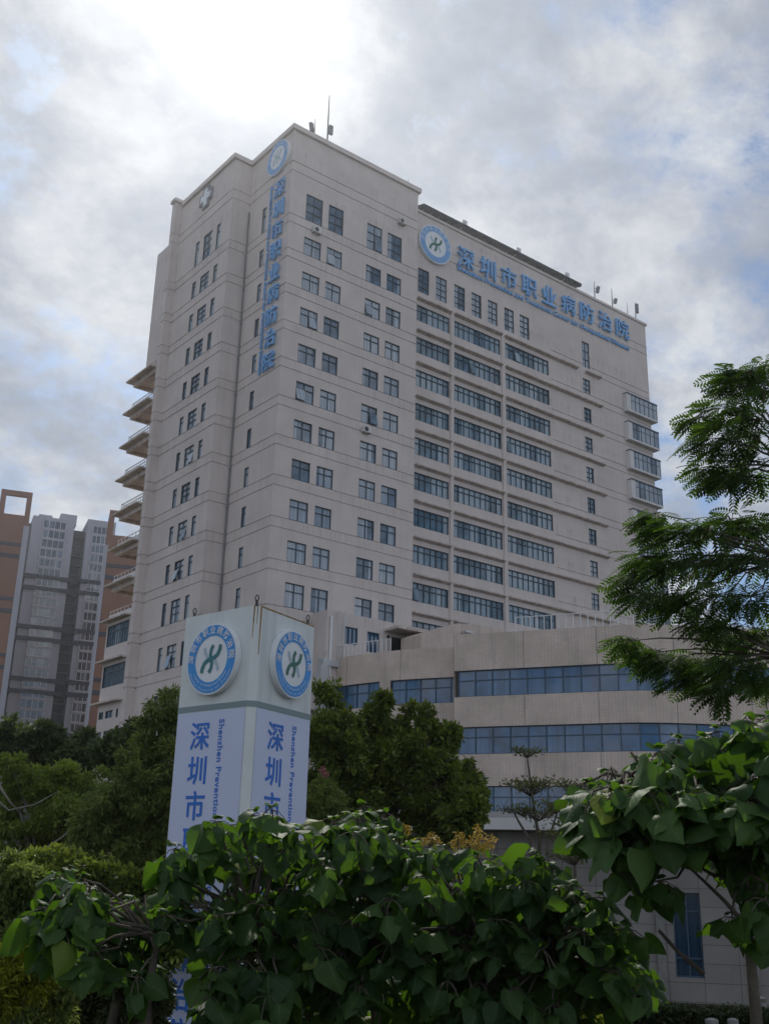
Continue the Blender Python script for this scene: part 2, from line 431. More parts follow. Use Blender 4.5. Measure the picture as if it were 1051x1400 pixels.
# ------------------------------------------------------------------ cell wall
def cell_wall(mb, P, u0, u1, z0, z1, openings, grooves, depth=0.22, gdepth=0.06, gh=0.13, m=0):
    """P(u, z, d) -> world point, d = depth into the wall. openings (ua, ub, za, zb), grooves list of z (or (z, ua, ub))"""
    gs = [(g, u0, u1) if not isinstance(g, tuple) else g for g in grooves]
    us = {u0, u1}; zs = {z0, z1}
    for a, b, c, d in openings:
        us |= {a, b}; zs |= {c, d}
    for g, a, b in gs:
        zs |= {g-gh/2, g+gh/2}; us |= {a, b}
    us = sorted(u for u in us if u0 <= u <= u1); zs = sorted(z for z in zs if z0 <= z <= z1)
    def dep(u, z):
        for a, b, c, d in openings:
            if a < u < b and c < z < d: return depth
        for g, a, b in gs:
            if a < u < b and abs(z-g) < gh/2: return gdepth
        return 0.0
    nu, nz = len(us)-1, len(zs)-1
    D = [[dep((us[i]+us[i+1])/2, (zs[j]+zs[j+1])/2) for j in range(nz)] for i in range(nu)]
    # merge runs along u to keep it light
    for j in range(nz):
        i = 0
        while i < nu:
            k = i
            while k+1 < nu and D[k+1][j] == D[i][j]: k += 1
            if D[i][j] != depth:
                d = D[i][j]
                mb.face([P(us[i], zs[j], d), P(us[k+1], zs[j], d), P(us[k+1], zs[j+1], d), P(us[i], zs[j+1], d)], m)
            i = k+1
    for i in range(nu):
        for j in range(nz-1):
            a, b = D[i][j], D[i][j+1]
            if a != b:
                z = zs[j+1]
                q = [P(us[i], z, a), P(us[i+1], z, a), P(us[i+1], z, b), P(us[i], z, b)]
                mb.face(q, m)
    for i in range(nu-1):
        for j in range(nz):
            a, b = D[i][j], D[i+1][j]
            if a != b:
                u = us[i+1]
                mb.face([P(u, zs[j], a), P(u, zs[j], b), P(u, zs[j+1], b), P(u, zs[j+1], a)], m)

WIN_CACHE = {}
def window(parent, name, P, ua, ub, za, zb, cols, rows, glass, frame, fw=0.06, d=0.12, key=None, sill=None):
    """frame mesh + pane sub-part standing in an opening; shares mesh data between equal windows"""
    w, h = round(ub-ua, 3), round(zb-za, 3)
    p0 = Vector(P(ua, za, d)); ux = (Vector(P(ub, za, d))-p0).normalized()
    nz_ = (Vector(P(ua, za, 0))-Vector(P(ua, za, 1))).normalized()
    ck = (name, w, h, tuple(cols), tuple(rows), glass, frame, fw)
    if ck not in WIN_CACHE:
        fm = MB(); t = 0.07
        def bar(x0, x1, z0_, z1_, t_=t): fm.box(x0, x1, -t_, 0.0, z0_, z1_)
        bar(0, w, 0, fw); bar(0, w, h-fw, h); bar(0, fw, fw, h-fw); bar(w-fw, w, fw, h-fw)
        rr = [r*h for r in rows]; cc = [c*w for c in cols]
        for r in rr: bar(fw, w-fw, r-fw/2, r+fw/2, t-0.006)
        edges = [fw]+[x for r in rr for x in (r-fw/2, r+fw/2)]+[h-fw]
        for c in cc:
            for k in range(0, len(edges), 2):
                bar(c-fw/2, c+fw/2, edges[k], edges[k+1], t-0.012)
        g = MB(); g.face([(0.01, 0.03, 0.01), (w-0.01, 0.03, 0.01), (w-0.01, 0.03, h-0.01), (0.01, 0.03, h-0.01)])
        fo = fm.build(name, MAT[frame]); go = g.build('pane', MAT[glass], fo)
        WIN_CACHE[ck] = (fo.data, go.data)
        bpy.data.objects.remove(go); bpy.data.objects.remove(fo)
    fd, gd = WIN_CACHE[ck]
    fo = bpy.data.objects.new(name, fd); COL.objects.link(fo)
    yv = -nz_
    mw = Matrix(((ux.x, yv.x, 0, p0.x), (ux.y, yv.y, 0, p0.y), (ux.z, yv.z, 1, p0.z), (0, 0, 0, 1)))
    fo.parent = parent; fo.matrix_parent_inverse = parent_world(parent).inverted(); fo.matrix_basis = mw
    go = bpy.data.objects.new('pane', gd); COL.objects.link(go); go.parent = fo
    if name in ('window', 'strip_window') and glass != 'glass_b' and w > 1.4 and RNG.random() < 0.13:
        n = len(cols)+1; cw = w/n; k = int(RNG.integers(0, n)); r0 = rows[0]*h if rows and rows[0] > 0.5 else h*0.6
        a, b = k*cw+fw, (k+1)*cw-fw/2; o_ = 0.16+0.16*RNG.random()
        sm = MB(); z0_, z1_ = fw+0.02, r0-0.05
        sm.mesh([(a, -0.08, z1_), (b, -0.08, z1_), (b, -0.08-o_, z0_), (a, -0.08-o_, z0_), (a, -0.05, z1_), (b, -0.05, z1_), (b, -0.05-o_, z0_), (a, -0.05-o_, z0_)],
                [(0, 1, 2, 3), (7, 6, 5, 4), (2, 6, 7, 3), (0, 3, 7, 4), (1, 5, 6, 2), (0, 4, 5, 1)])
        me_ = sm.build('open_sash', MAT[glass]); so = me_; so.parent = fo; so.matrix_parent_inverse = Matrix.Identity(4)
    return fo

# ------------------------------------------------------------------ lettering
def text_geo(s, size, extrude=0.0, bold=0.0, align='CENTER', spacing=1.0):
    cu = bpy.data.curves.new('txt', 'FONT'); cu.body = s; cu.size = size
    cu.extrude = extrude; cu.offset = bold; cu.align_x = align; cu.align_y = 'CENTER'; cu.resolution_u = 3
    cu.space_character = spacing
    o = bpy.data.objects.new('txt', cu); COL.objects.link(o)
    dg = bpy.context.evaluated_depsgraph_get(); dg.update()
    me = bpy.data.meshes.new_from_object(o.evaluated_get(dg))
    vs = [v.co.copy() for v in me.vertices]; fs = [tuple(p.vertices) for p in me.polygons]
    bpy.data.objects.remove(o); bpy.data.curves.remove(cu); bpy.data.meshes.remove(me)
    return vs, fs
def put_text(mb, geo, o, right, up, nrm, m=0, fit=None):
    vs, fs = geo
    o, right, up, nrm = (np.array(t, float) for t in (o, right, up, nrm))
    A = np.array([[v.x, v.y, v.z] for v in vs])
    if fit:        # scale to fit width, height; centred
        lo, hi = A.min(0), A.max(0); c = (lo+hi)/2
        A[:, 0] = (A[:, 0]-c[0])*(fit[0]/(hi[0]-lo[0])); A[:, 1] = (A[:, 1]-c[1])*(fit[1]/(hi[1]-lo[1]))
    mb.mesh([o+a[0]*right+a[1]*up+a[2]*nrm for a in A], fs, m)

HAN = "深圳市职业病防治院"
ENG = "Shenzhen Prevention and Treatment Center for Occupational Diseases"

def emblem(name, o, right, up, nrm, r, label, thick, mats, letters=True, damaged=False):
    """round emblem: drum, blue ring, lettering on the ring, crossed strokes"""
    ring_m, letter_m, s1, s2, pale = mats
    o, right, up, nrm = (np.array(t, float) for t in (o, right, up, nrm))
    root = empty(name, o, label, 'emblem sign', 'round blue emblems')
    def pt(x, y, d): return o+right*x+up*y+nrm*d
    def disc(mb, r0, r1, d, n=56):
        for k in range(n):
            a, b = 2*math.pi*k/n, 2*math.pi*(k+1)/n
            if r0 <= 0: mb.face([pt(0, 0, d), pt(r1*math.cos(a), r1*math.sin(a), d), pt(r1*math.cos(b), r1*math.sin(b), d)])
            else: mb.face([pt(r0*math.cos(a), r0*math.sin(a), d), pt(r1*math.cos(a), r1*math.sin(a), d), pt(r1*math.cos(b), r1*math.sin(b), d), pt(r0*math.cos(b), r0*math.sin(b), d)])
    d = MB(); n = 56
    for k in range(n):
        a, b = 2*math.pi*k/n, 2*math.pi*(k+1)/n
        d.face([pt(r*math.cos(a), r*math.sin(a), 0), pt(r*math.cos(b), r*math.sin(b), 0), pt(r*math.cos(b), r*math.sin(b), thick), pt(r*math.cos(a), r*math.sin(a), thick)])
    disc(d, 0, r, thick)
    d.build('drum', MAT['white'], root)
    e = 0.006+0.003*r
    g = MB(); disc(g, r*0.655, r*0.955, thick+e); g.build('ring', ring_m, root)
    f = MB()
    for i, ch in enumerate(HAN):
        a = rad(176-i*(172/8)); rr = r*0.805
        tv = np.array([math.cos(a), math.sin(a)]); rt = np.array([math.sin(a), -math.cos(a)])
        put_text(f, text_geo(ch, r*0.25, 0, 0.0035*r), pt(rr*tv[0], rr*tv[1], thick+2*e), right*rt[0]+up*rt[1], right*tv[0]+up*tv[1], nrm)
    lines = ((ENG[:32], 0.875, 205, 335), (ENG[32:].strip(), 0.745, 212, 328))
    if letters:
        for s, rr, a0, a1 in lines:
            for i, ch in enumerate(s):
                if ch == ' ': continue
                a = rad(a0+(a1-a0)*i/(len(s)-1)); tv = np.array([math.cos(a), math.sin(a)]); rt = np.array([-math.sin(a), math.cos(a)])
                put_text(f, text_geo(ch, r*0.085, 0, 0.001*r), pt(rr*r*tv[0], rr*r*tv[1], thick+2*e), right*rt[0]+up*rt[1], -(right*tv[0]+up*tv[1]), nrm)
    f.build('ring_lettering', letter_m, root)
    # crossed strokes like a chromosome
    def stroke(pts, w, dd):
        mb = MB(); P2 = [np.array(p)*r*0.84 for p in pts]
        L = []; R_ = []
        for i, p in enumerate(P2):
            t = P2[min(i+1, len(P2)-1)]-P2[max(i-1, 0)]; t /= np.linalg.norm(t); nn = np.array([-t[1], t[0]])
            L.append(p+nn*w*r/2); R_.append(p-nn*w*r/2)
        for i in range(len(P2)-1):
            mb.face([pt(*R_[i], dd), pt(*R_[i+1], dd), pt(*L[i+1], dd), pt(*L[i], dd)])
        return mb
    def arc(c, rr, a0, a1, n=14): return [(c[0]+rr*math.cos(rad(a0+(a1-a0)*i/n)), c[1]+rr*math.sin(rad(a0+(a1-a0)*i/n))) for i in range(n+1)]
    # faint strokes first, strong ones above
    stroke([(-0.36, 0.40), (-0.30, 0.22), (-0.17, 0.06), (0.0, 0.0)], 0.11, thick+e).build('faint_stroke', pale, root)
    stroke([(0.36, -0.40), (0.30, -0.22), (0.17, -0.06), (0.0, 0.0)], 0.11, thick+e).build('faint_stroke', pale, root)
    up_ = [(0.10, 0.46)]+[(0.10-0.13*math.sin(math.pi*t)+0.0, 0.46-0.92*t) for t in (0.1, 0.2, 0.3, 0.4)]
    s_curve = [(0.08, 0.45), (0.0, 0.36), (-0.04, 0.24), (-0.04, 0.12), (0.0, 0.0), (0.04, -0.12), (0.04, -0.24), (0.0, -0.36), (-0.08, -0.45)]
    stroke(s_curve, 0.115, thick+1.5*e).build('stroke', s1, root)
    c_curve = [(0.42, 0.44), (0.39, 0.28), (0.31, 0.13), (0.18, 0.04), (0.0, 0.0), (-0.18, -0.04), (-0.31, -0.13), (-0.39, -0.28), (-0.42, -0.44)]
    stroke(c_curve, 0.115, thick+2*e).build('stroke', s2, root)
    return root

# ------------------------------------------------------------------ the hospital tower
ZB = [18.0, 22.0, 25.82]+[29.44+3.62*i for i in range(9)]
def ztop(z): return {18.0: 20.07, 22.0: 24.07}.get(z, 61.15 if z > 58 else z+1.80)
BASE = -2.4
def SX(x): return -44.047+(x+44.047)*1.0084
def SZ(z): return 1.6+(z-1.6)*1.0084
SY = 0.9

def build_tower():
    root = empty('hospital_tower', (25, 9, BASE), 'tall cream hospital tower with rows of windows and blue lettering along its top', 'building')
    wall = MB()
    # ---- front face of the corner block, plane Y=0
    PR = lambda u, z, d: (u, d, z)
    op = []; gr = []
    for z in ZB:
        for a, b in ((1.72, 3.60), (4.28, 6.00), (8.82, 10.64), (11.33, 13.12)):
            op.append((a, b, z, ztop(z)))
        gr += [z-0.065, z-0.95]
    gr += [63.95, 62.95]
    cell_wall(wall, PR, 0, 15.1, BASE, 67.35, op, gr)
    for o in op: window(root, 'window', PR, *o, (0.5,), (0.34, 0.66) if o[3]-o[2] > 2.3 else (0.66,), 'glass', 'frame')
    # side of the corner block above / beside the long slab
    wall.face([(15.1, 0, BASE), (15.1, SY, BASE), (15.1, SY, 67.35), (15.1, 0, 67.35)])
    wall.face([(15.1, SY, 64), (15.1, 19, 64), (15.1, 19, 67.35), (15.1, SY, 67.35)])
    # ---- left recess face, plane X=0 (u = Y), seen from -X
    PL = lambda u, z, d: (d, u, z)
    op = [(4.10, 4.82, z, ztop(z)) for z in ZB]
    cell_wall(wall, PL, 0, 7.3, BASE, 67.35, op, gr)
    for o in op: window(root, 'narrow_window', lambda u, z, d: (d, 8.92-u, z), o[0], o[1], o[2], o[3], (), (0.66,), 'glass', 'frame', fw=0.05)
    # ---- return of the left block, plane Y=7.3
    PT = lambda u, z, d: (u, 7.3+d, z)
    cell_wall(wall, PT, -1.96, 0, BASE, 67.35, [], gr)
    # ---- left block face, plane X=-1.96
    PB = lambda u, z, d: (-1.96+d, u, z)
    op = []
    for z in [14.0]+ZB:
        zt = 15.9 if z == 14.0 else ztop(z)
        for a, b in ((9.18, 9.95), (10.80, 12.50), (13.32, 14.10)): op.append((a, b, z, zt))
    grl = gr+[13.935, 13.05]
    cell_wall(wall, PB, 7.3, 17.94, BASE, 67.35, op, grl)
    mirror = lambda a, b: (25.24-b, 25.24-a)
    for o in op:
        wide = o[1]-o[0] > 1
        window(root, 'window' if wide else 'narrow_window', lambda u, z, d: (-1.96+d, 25.24-u, z), *mirror(o[0], o[1]), o[2], o[3], (0.5,) if wide else (), (0.40, 0.70) if wide else (0.70,), 'glass', 'frame', fw=0.06 if wide else 0.05)
    # ---- pier at the far end of the left face
    PP = lambda u, z, d: (u, 17.94+d, z)
    cell_wall(wall, PP, -2.8, -1.96, BASE, 67.75, [], grl)
    PQ = lambda u, z, d: (-2.8+d, u, z)
    cell_wall(wall, PQ, 17.94, 18.6, BASE, 67.75, [], grl)
    wall.face([(-2.8, 18.6, 50), (-1.0, 18.6, 50), (-1.0, 18.6, 67.75), (-2.8, 18.6, 67.75)])
    wall.box(-2.8, 8, 18.6, 21.0, 48.9, 62.8)
    # back of the block
    wall.face([(15.1, 19, BASE), (-1.0, 19, BASE), (-1.0, 19, 67.35), (15.1, 19, 67.35)])
    # ---- long slab, plane Y=SY
    PS = lambda u, z, d: (u, SY+d, z)
    bays = [(SX(15.4), SX(19.72)), (SX(20.3), SX(26.78)), (SX(27.42), SX(34.05))]
    rows = [SZ(24.95+3.52*k) for k in range(-2, 9)]
    op = []; wide = []
    for z in rows:
        for a, b in bays: wide.append((a, b, z, z+1.76))
    tall = [(SX(a), SX(b), SZ(56.35), SZ(59.05)) for a, b in ((15.5, 16.95), (17.85, 19.3), (20.3, 21.8), (22.7, 24.13), (25.03, 26.44), (27.43, 28.86), (29.73, 31.2))]
    nar = [(SX(39.52), SX(40.76), SZ(28.3+3.52*k), SZ(30.02+3.52*k)) for k in range(-2, 8)]+[(SX(39.62), SX(40.85), SZ(56.1), SZ(59.3))]
    g2 = []
    for k in range(-2, 9):
        g2 += [(SZ(28.25+3.52*k)-0.05, SX(34.4), SX(51.3)), (SZ(27.40+3.52*k), SX(42.6), SX(51.3))]
    g2 += [SZ(61.4), SZ(62.4)]
    cell_wall(wall, PS, 15.1, SX(51.3), BASE, 65.9, wide+tall+nar, g2, depth=0.26)
    for k, o in enumerate(wide):
        n = 6 if o[1]-o[0] < 5 else 9
        window(root, 'strip_window', PS, *o, tuple(i/n for i in range(1, n)), (0.68,), 'glass2', 'frame', fw=0.07, d=0.15)
    for o in tall: window(root, 'tall_window', PS, *o, (0.5,), (0.25, 0.5, 0.75), 'glass', 'frame', fw=0.05, d=0.15)
    for o in nar: window(root, 'narrow_window', PS, *o, (0.5,), (0.33, 0.66), 'glass', 'frame', fw=0.05, d=0.15)
    xe = SX(51.3)
    wall.face([(xe, SY, BASE), (xe, 19, BASE), (xe, 19, 65.9), (xe, SY, 65.9)])
    wall.face([(xe, 19, BASE), (15.1, 19, BASE), (15.1, 19, 65.9), (xe, 19, 65.9)])
    # pilasters between the bays, standing 4 cm proud, and cream spandrel caps
    for a, b in ((SX(19.80), SX(20.22)), (SX(26.86), SX(27.34))):
        pm = MB(); pm.box(a, b, SY-0.14, SY-0.002, 16, SZ(55.3)); pm.build('pilaster', MAT['paint'], root)
    wall.build('wall', MAT['paint'], root)
    # ---- ledges under the strip windows
    for k in range(-2, 10):
        z = SZ(23.93+3.52*k)
        xe2 = SX(42.4) if k < 9 else SX(38.57)
        l = MB()
        segs = [(SX(15.4), SX(19.79)), (SX(20.23), SX(26.85)), (SX(27.35), xe2)]
        if k == 9: segs.append((SX(39.9), SX(42.4)))
        for a, b in segs:
            # sloping cap: thin front, thicker at the wall
            prof = [(SY-0.002, z-0.30), (SY-0.42, z-0.16), (SY-0.42, z-0.02), (SY-0.002, z+0.02)]
            va = [(a, y, zz) for y, zz in prof]; vb = [(b, y, zz) for y, zz in prof]
            l.mesh(va+vb, [(0, 1, 2, 3), (7, 6, 5, 4), (0, 4, 5, 1), (1, 5, 6, 2), (2, 6, 7, 3), (3, 7, 4, 0)])
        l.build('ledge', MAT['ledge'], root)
    # ---- box windows at the right end
    for k in range(-2, 8):
        z0, z1 = SZ(28.16+3.52*k), SZ(30.1+3.52*k)
        xa, xb = SX(46.4), xe+0.55
        f = MB(); ya = SY-0.55
        f.box(xa, xb, ya-0.05, SY-0.004, z0-0.22, z0)                 # sill slab
        f.box(xa, xa+0.72, ya, SY-0.004, z0, z1)                      # white cheek
        f.box(xa, xb+0.06, ya-0.06, SY-0.004, z1, z1+0.14, 1)          # dark head
        f.box(xb-0.1, xb, SY-0.0, SY+2.2, z0, z0+0.08, 1); f.box(xe+0.002, xb, SY, SY+2.2, z0-0.22, z0); f.box(xe+0.002, xb+0.06, SY, SY+2.2, z1, z1+0.14, 1)
        fo = f.build('box_window', [MAT['paint_w'], MAT['frame']], root)
        g = MB(); xl = xa+0.72; gw = (xb-xl)
        g.box(xl, xb, ya+0.03, SY-0.01, z0, z1, 0)
        g.box(xe+0.05, xb-0.03, SY, SY+2.15, z0+0.08, z1, 0)
        for i in range(7):
            u = xl+gw*i/6
            g.box(max(u-0.03, xl), min(u+0.03, xb), ya-0.01, ya+0.03, z0, z1, 1)
        g.box(xl, xb, ya-0.004, ya+0.03, z1-0.72, z1-0.66, 1)
        g.build('pane', [MAT['glass'], MAT['frame']], fo)
    # ---- cornices and roofs
    c = MB()
    c.box(-0.25, 15.35, -0.25, 0.3, 67.35, 67.85); c.box(-0.25, 0.3, 0.3, 7.05, 67.35, 67.85)
    c.box(15.0, 15.35, 0.3, 19.2, 67.35, 67.85)
    c.box(-2.21, 0.3, 7.05, 7.6, 67.35, 67.85); c.box(-2.21, -1.7, 7.6, 17.7, 67.35, 67.85)
    c.box(-3.0, -1.5, 17.7, 18.75, 67.75, 68.1)
    c.box(15.36, xe+0.2, SY-0.15, SY+0.3, 65.9, 66.2); c.box(xe-0.3, xe+0.2, SY+0.3, 19.2, 65.9, 66.2)
    c.build('cornice', MAT['paint'], root)
    r = MB()
    r.box(0.3, 15.0, 0.3, 19, 66.2, 66.6); r.box(-1.7, 0.3, 7.6, 18.6, 66.2, 66.6); r.box(15.36, xe-0.3, SY+0.3, 19, 64.6, 65.0)
    r.build('roof', MAT['roof'], root)
    # ---- loggias and glazed bays at the far left end
    LZ = [48.9, 45.3, 41.65, 38.1, 34.5, 30.85, 27.25, 23.75, 19.85, 15.95]
    for i, z in enumerate(LZ):
        s = MB()
        s.box(-3.4, 3.0, 18.62, 24.1, z, z+0.16)
        if i < 7:
            s.box(-2.8, -2.45, 18.62, 23.55, z-0.5, z-0.002)           # edge beam
            s.box(-2.44, 3.0, 23.2, 23.55, z-0.5, z-0.002)
            s.box(-2.44, 3.0, 18.62, 23.19, z-0.16, z-0.004)
        if i == 0:
            s.box(-2.9, 3.0, 18.62, 23.4, z+0.17, z+0.75)
        s.build('balcony_slab', MAT['ledge'], root)  # shade under the slabs is put into this darker ledge colour
    b = MB(); b.box(1.2, 9.0, 18.95, 23.0, BASE, 48.85)
    b.build('loggia_wall', MAT['paint'], root)
    for i in range(1, 8):
        z = LZ[i]+0.165
        r = MB()
        if i < 5:
            for k in range(12): r.box(-2.75, -2.71, 18.75+k*0.42, 18.79+k*0.42, z, z+1.02)
            for zz in (0.35, 0.68, 1.02): r.box(-2.77, -2.69, 18.7, 23.45, z+zz-0.03, z+zz+0.01)
            for zz in (0.5, 1.02): r.box(-2.68, 0.5, 23.4, 23.45, z+zz-0.02, z+zz+0.02)
            for k in range(6): r.box(-2.2+k*0.5, -2.16+k*0.5, 23.405, 23.445, z, z+0.99)
            r.build('balcony_railing', MAT['metal'], root)
        else:
            r.box(-2.75, -2.6, 18.7, 23.45, z, z+0.55); r.box(-2.6, 0.5, 23.3, 23.45, z, z+0.55)
            r.box(-2.72, -2.66, 18.7, 23.45, z+0.9, z+0.95)
            for k in range(7): r.box(-2.71, -2.67, 18.8+k*0.75, 18.84+k*0.75, z+0.55, z+0.9)
            r.build('balcony_railing', MAT['paint_w'], root)
    lo = MB()
    PW = lambda u, z, d: (-2.8+d, u, z)
    op = [(18.75, 23.35, 21.35, 23.38), (18.75, 23.35, 17.5, 19.52), (22.3, 23.3, 14.6, 15.3), (20.3, 21.9, 14.6, 15.3), (19.2, 19.7, 14.5, 15.3), (22.3, 23.3, 12.4, 13.5), (20.3, 21.9, 12.4, 13.5)]
    cell_wall(lo, PW, 18.62, 23.55, BASE, 23.7, op, [])
    lo.face([(-2.8, 23.55, BASE), (3, 23.55, BASE), (3, 23.55, 23.7), (-2.8, 23.55, 23.7)])
    lo.build('glazed_bay_wall', MAT['paint'], root)
    for o in op:
        n = 9 if o[1]-o[0] > 3 else 2
        window(root, 'glazed_bay_window', lambda u, z, d: (-2.8+d, 42.1-u, z), 42.1-o[1], 42.1-o[0], o[2], o[3], tuple(k/n for k in range(1, n)), (0.7,) if n > 3 else (), 'glass2', 'frame', fw=0.07)
    return root
tower = build_tower()

# ------------------------------------------------------------------ signs on the tower
def build_signs():
    BL = MAT['blue_b']
    # roof-line lettering
    root = empty('sign_lettering', (SX(34), SY, SZ(60.7)), 'long horizontal blue lettering with English line beneath, along the top of the long facade', 'sign')
    for i, ch in enumerate(HAN):
        x = SX(21.75+i*(46.7-21.75)/8); z = SZ(62.52+i*0.085)
        t = MB(); put_text(t, text_geo(ch, 2.5, 0.11, 0.016), (x, SY-0.22, z), (1, 0, 0), (0, 0, 1), (0, -1, 0), fit=(2.3, 2.35) if ch not in '' else None)
        t.build('character', BL, root)
    t = MB(); put_text(t, text_geo(ENG, 0.7, 0.06, 0.012), (SX(34.25), SY-0.12, SZ(61.0)), (1, 0, 0), (0, 0, 1), (0, -1, 0), fit=(SX(47.9)-SX(20.6), 0.72))
    t.build('english_line', BL, root)
    # vertical lettering by the corner
    root = empty('sign_lettering', (0, 2, 43), 'vertical blue lettering running down the left face beside the tower corner', 'sign')
    for i, ch in enumerate(HAN):
        z = 61.75-i*(61.75-44.05)/8
        t = MB(); put_text(t, text_geo(ch, 1.9, 0.10, 0.012), (-0.2, 1.72, z), (0, -1, 0), (0, 0, 1), (-1, 0, 0), fit=(1.75, 1.75))
        t.build('character', BL, root)
    t = MB(); put_text(t, text_geo(ENG, 0.6, 0.06, 0.012), (-0.12, 3.25, 53.0), (0, 0, -1), (0, -1, 0), (-1, 0, 0), fit=(19.6, 0.5))
    t.build('english_line', BL, root)
    mats = (MAT['blue_ring_glare'], MAT['white_l'], MAT['green'], MAT['green'], MAT['pale'])
    emblem('emblem_sign', (SX(17.5), SY-0.004, SZ(62.35)), (1, 0, 0), (0, 0, 1), (0, -1, 0), 2.15, 'glare-paled round blue emblem on the long facade, left of the horizontal lettering', 0.3, mats)
    emblem('emblem_sign', (-0.004, 2.25, 65.4), (0, -1, 0), (0, 0, 1), (-1, 0, 0), 1.8, 'pale round blue emblem high on the left face, above the vertical lettering', 0.3, (MAT['blue_ring_glare'], MAT['white_l'], MAT['pale'], MAT['pale'], MAT['pale']))
    # cross badge
    c = empty('cross_sign', (-1.96, 12.62, 65.75), 'small white medical cross badge on grey plate at the top of the left block', 'sign')
    p = MB(); w = 0.72
    def plus(mb, L, wd, x0, x1, m=0):
        o = (12.62, 65.75)
        mb.box(x0, x1, o[0]-wd, o[0]+wd, o[1]-L, o[1]+L, m)
        mb.box(x0, x1, o[0]-L, o[0]-wd, o[1]-wd, o[1]+wd, m); mb.box(x0, x1, o[0]+wd, o[0]+L, o[1]-wd, o[1]+wd, m)
    plus(p, 1.25, 0.62, -2.12, -1.964); p.build('plate', MAT['grey'], c)
    q = MB(); plus(q, 0.95, 0.32, -2.17, -2.121); q.build('cross', MAT['white'], c)
build_signs()

def build_roof_things():
    # solar panels along the slab's parapet
    n = 22; x0, x1 = SX(15.6), SX(39.4); w = (x1-x0)/n
    first = None
    for i in range(n):
        lab = 'dark solar panel in the row along the parapet of the long roof'
        if first is None:
            r = empty('solar_panel', (x0+w/2, SY+0.2, 66.2), lab, 'solar panel', 'solar panels along the roof edge')
            f = MB(); f.obox((x0+0.04, SY-0.50, 66.42), (w-0.08, 0, 0), (0, 1.9, 0.5), (0, -0.10, 0.36)); f.build('panel', MAT['dark'], r)
            s = MB(); s.tube([(x0+0.3, SY+1.2, 64.9), (x0+0.3, SY+1.2, 66.7)], 0.03, 6); s.build('support', MAT['metal'], r)
            s = MB(); s.tube([(x0+0.3, SY-0.1, 66.2), (x0+0.3, SY-0.1, 66.36)], 0.03, 6); s.build('support', MAT['metal'], r)
            first = r
        else:
            copy_tree(first, None, (w*i, 0, 0))
    for i in range(3):
        x = SX((21.0, 28.9, 36.6)[i])
        o = MB(); o.obox((x-0.25, SY-0.95, 66.5), (0.5, 0, 0), (0, 0.2, 0.1), (0, -0.06, 0.40))
        o.tube([(x, SY-0.4, 66.4), (x, SY+0.1, 66.2)], 0.03, 6)
        tag(o.build('floodlight', MAT['rail']), 'small white floodlight on the edge of the long roof, %s' % ('nearest the corner block', 'between the other two floodlights', 'farthest from the corner block')[i], 'floodlight', 'floodlights on the roof edge')
    def mast(px, pyb, pyt, Y, label, panels, r=0.06, thick=0.18):
        b = atY(px, pyb, Y); t = atY(px, pyt, Y); b[2] -= 0.8; t[0], t[1] = b[0], b[1]
        root = empty('antenna_mast', b, label, 'antenna', 'antenna masts on the roof')
        m = MB(); m.tube([b, (b+t)/2, t], [r*1.3, r, r*0.5], 6); m.build('pole', MAT['grey'], root)
        for dx, z0, z1, tilt in panels:
            p = MB(); x = b[0]+dx
            p.obox((x-thick, b[1]-0.15, z0), (2*thick, 0, 0), (0, 0.25, 0), (tilt, 0, z1-z0)); p.build('antenna_panel', MAT['grey'], root)
            q = MB(); q.tube([(b[0], b[1], (z0+z1)/2), (x, b[1], (z0+z1)/2)], 0.03, 6); q.build('bracket', MAT['grey'], root)
    z = lambda py, Y, px: atY(px, py, Y)[2]
    mast(447.5, 190, 129, 3.0, 'tall thin antenna mast with a low panel, at the highest roof corner', [(0.35, z(182, 3, 448), z(170, 3, 448), 0.0)], 0.07, 0.2)
    mast(430, 182, 162, 2.0, 'short antenna mast with a tilted panel beside the tall mast', [(-0.3, z(182, 2, 430), z(171, 2, 430), -0.15)], 0.04, 0.2)
    mast(812.5, 404, 385, 2.0, 'antenna mast on the long roof just past the solar panels', [(0.45, z(399, 2, 813), z(390, 2, 813), 0.25)], 0.06, 0.2)
    mast(836.5, 415, 395, 2.0, 'second antenna mast from the right end of the roof solar panels', [(0.45, z(414, 2, 838), z(407, 2, 838), 0.25)], 0.06, 0.2)
    mast(857.5, 428, 414, 2.0, 'bare thin antenna pole without a panel near the right end of the roof', [], 0.04)
    mast(868.5, 432, 413, 2.0, 'antenna mast at the right end of the roof with an upright panel', [(0.3, z(428, 2, 870), z(416, 2, 870), 0.0)], 0.06, 0.18)
    mast(558, 250, 245, 0.6, 'tiny pole on the parapet at the right end of the corner block', [], 0.04)
    mast(381.5, 195, 188, 3.0, 'tiny pole on the left parapet behind the round emblem', [], 0.04)
    # air conditioners hung on the facade
    acs = [((2.9, 57.55, 0), 'wall air conditioner under the topmost left window of the corner block'),
           ((12.9, 62.9, 0), 'small wall box high on the corner block under its parapet'),
           ((9.3, 39.55, 0), 'wall air conditioner beside a window at mid height of the corner block'),
           ((9.1, 21.75, 0), 'pale air conditioner on the lowest window of the corner block')]
    for (x, zz, y), lab in acs:
        r = empty('air_conditioner', (x, y, zz), lab, 'air conditioner', 'air conditioners on the tower front')
        b = MB(); b.box(x-0.42, x+0.42, y-0.42, y-0.06, zz-0.28, zz+0.28); b.build('case', MAT['paint_w'], r)
        g = MB(); g.tube([(x-0.12, y-0.425, zz), (x-0.12, y-0.44, zz)], 0.22, 16); g.build('fan_grille', MAT['dark'], r)
        k = MB(); k.box(x-0.35, x-0.31, y-0.42, y-0.005, zz-0.32, zz-0.285); k.box(x+0.31, x+0.35, y-0.42, y-0.005, zz-0.32, zz-0.285); k.build('bracket', MAT['dark'], r)
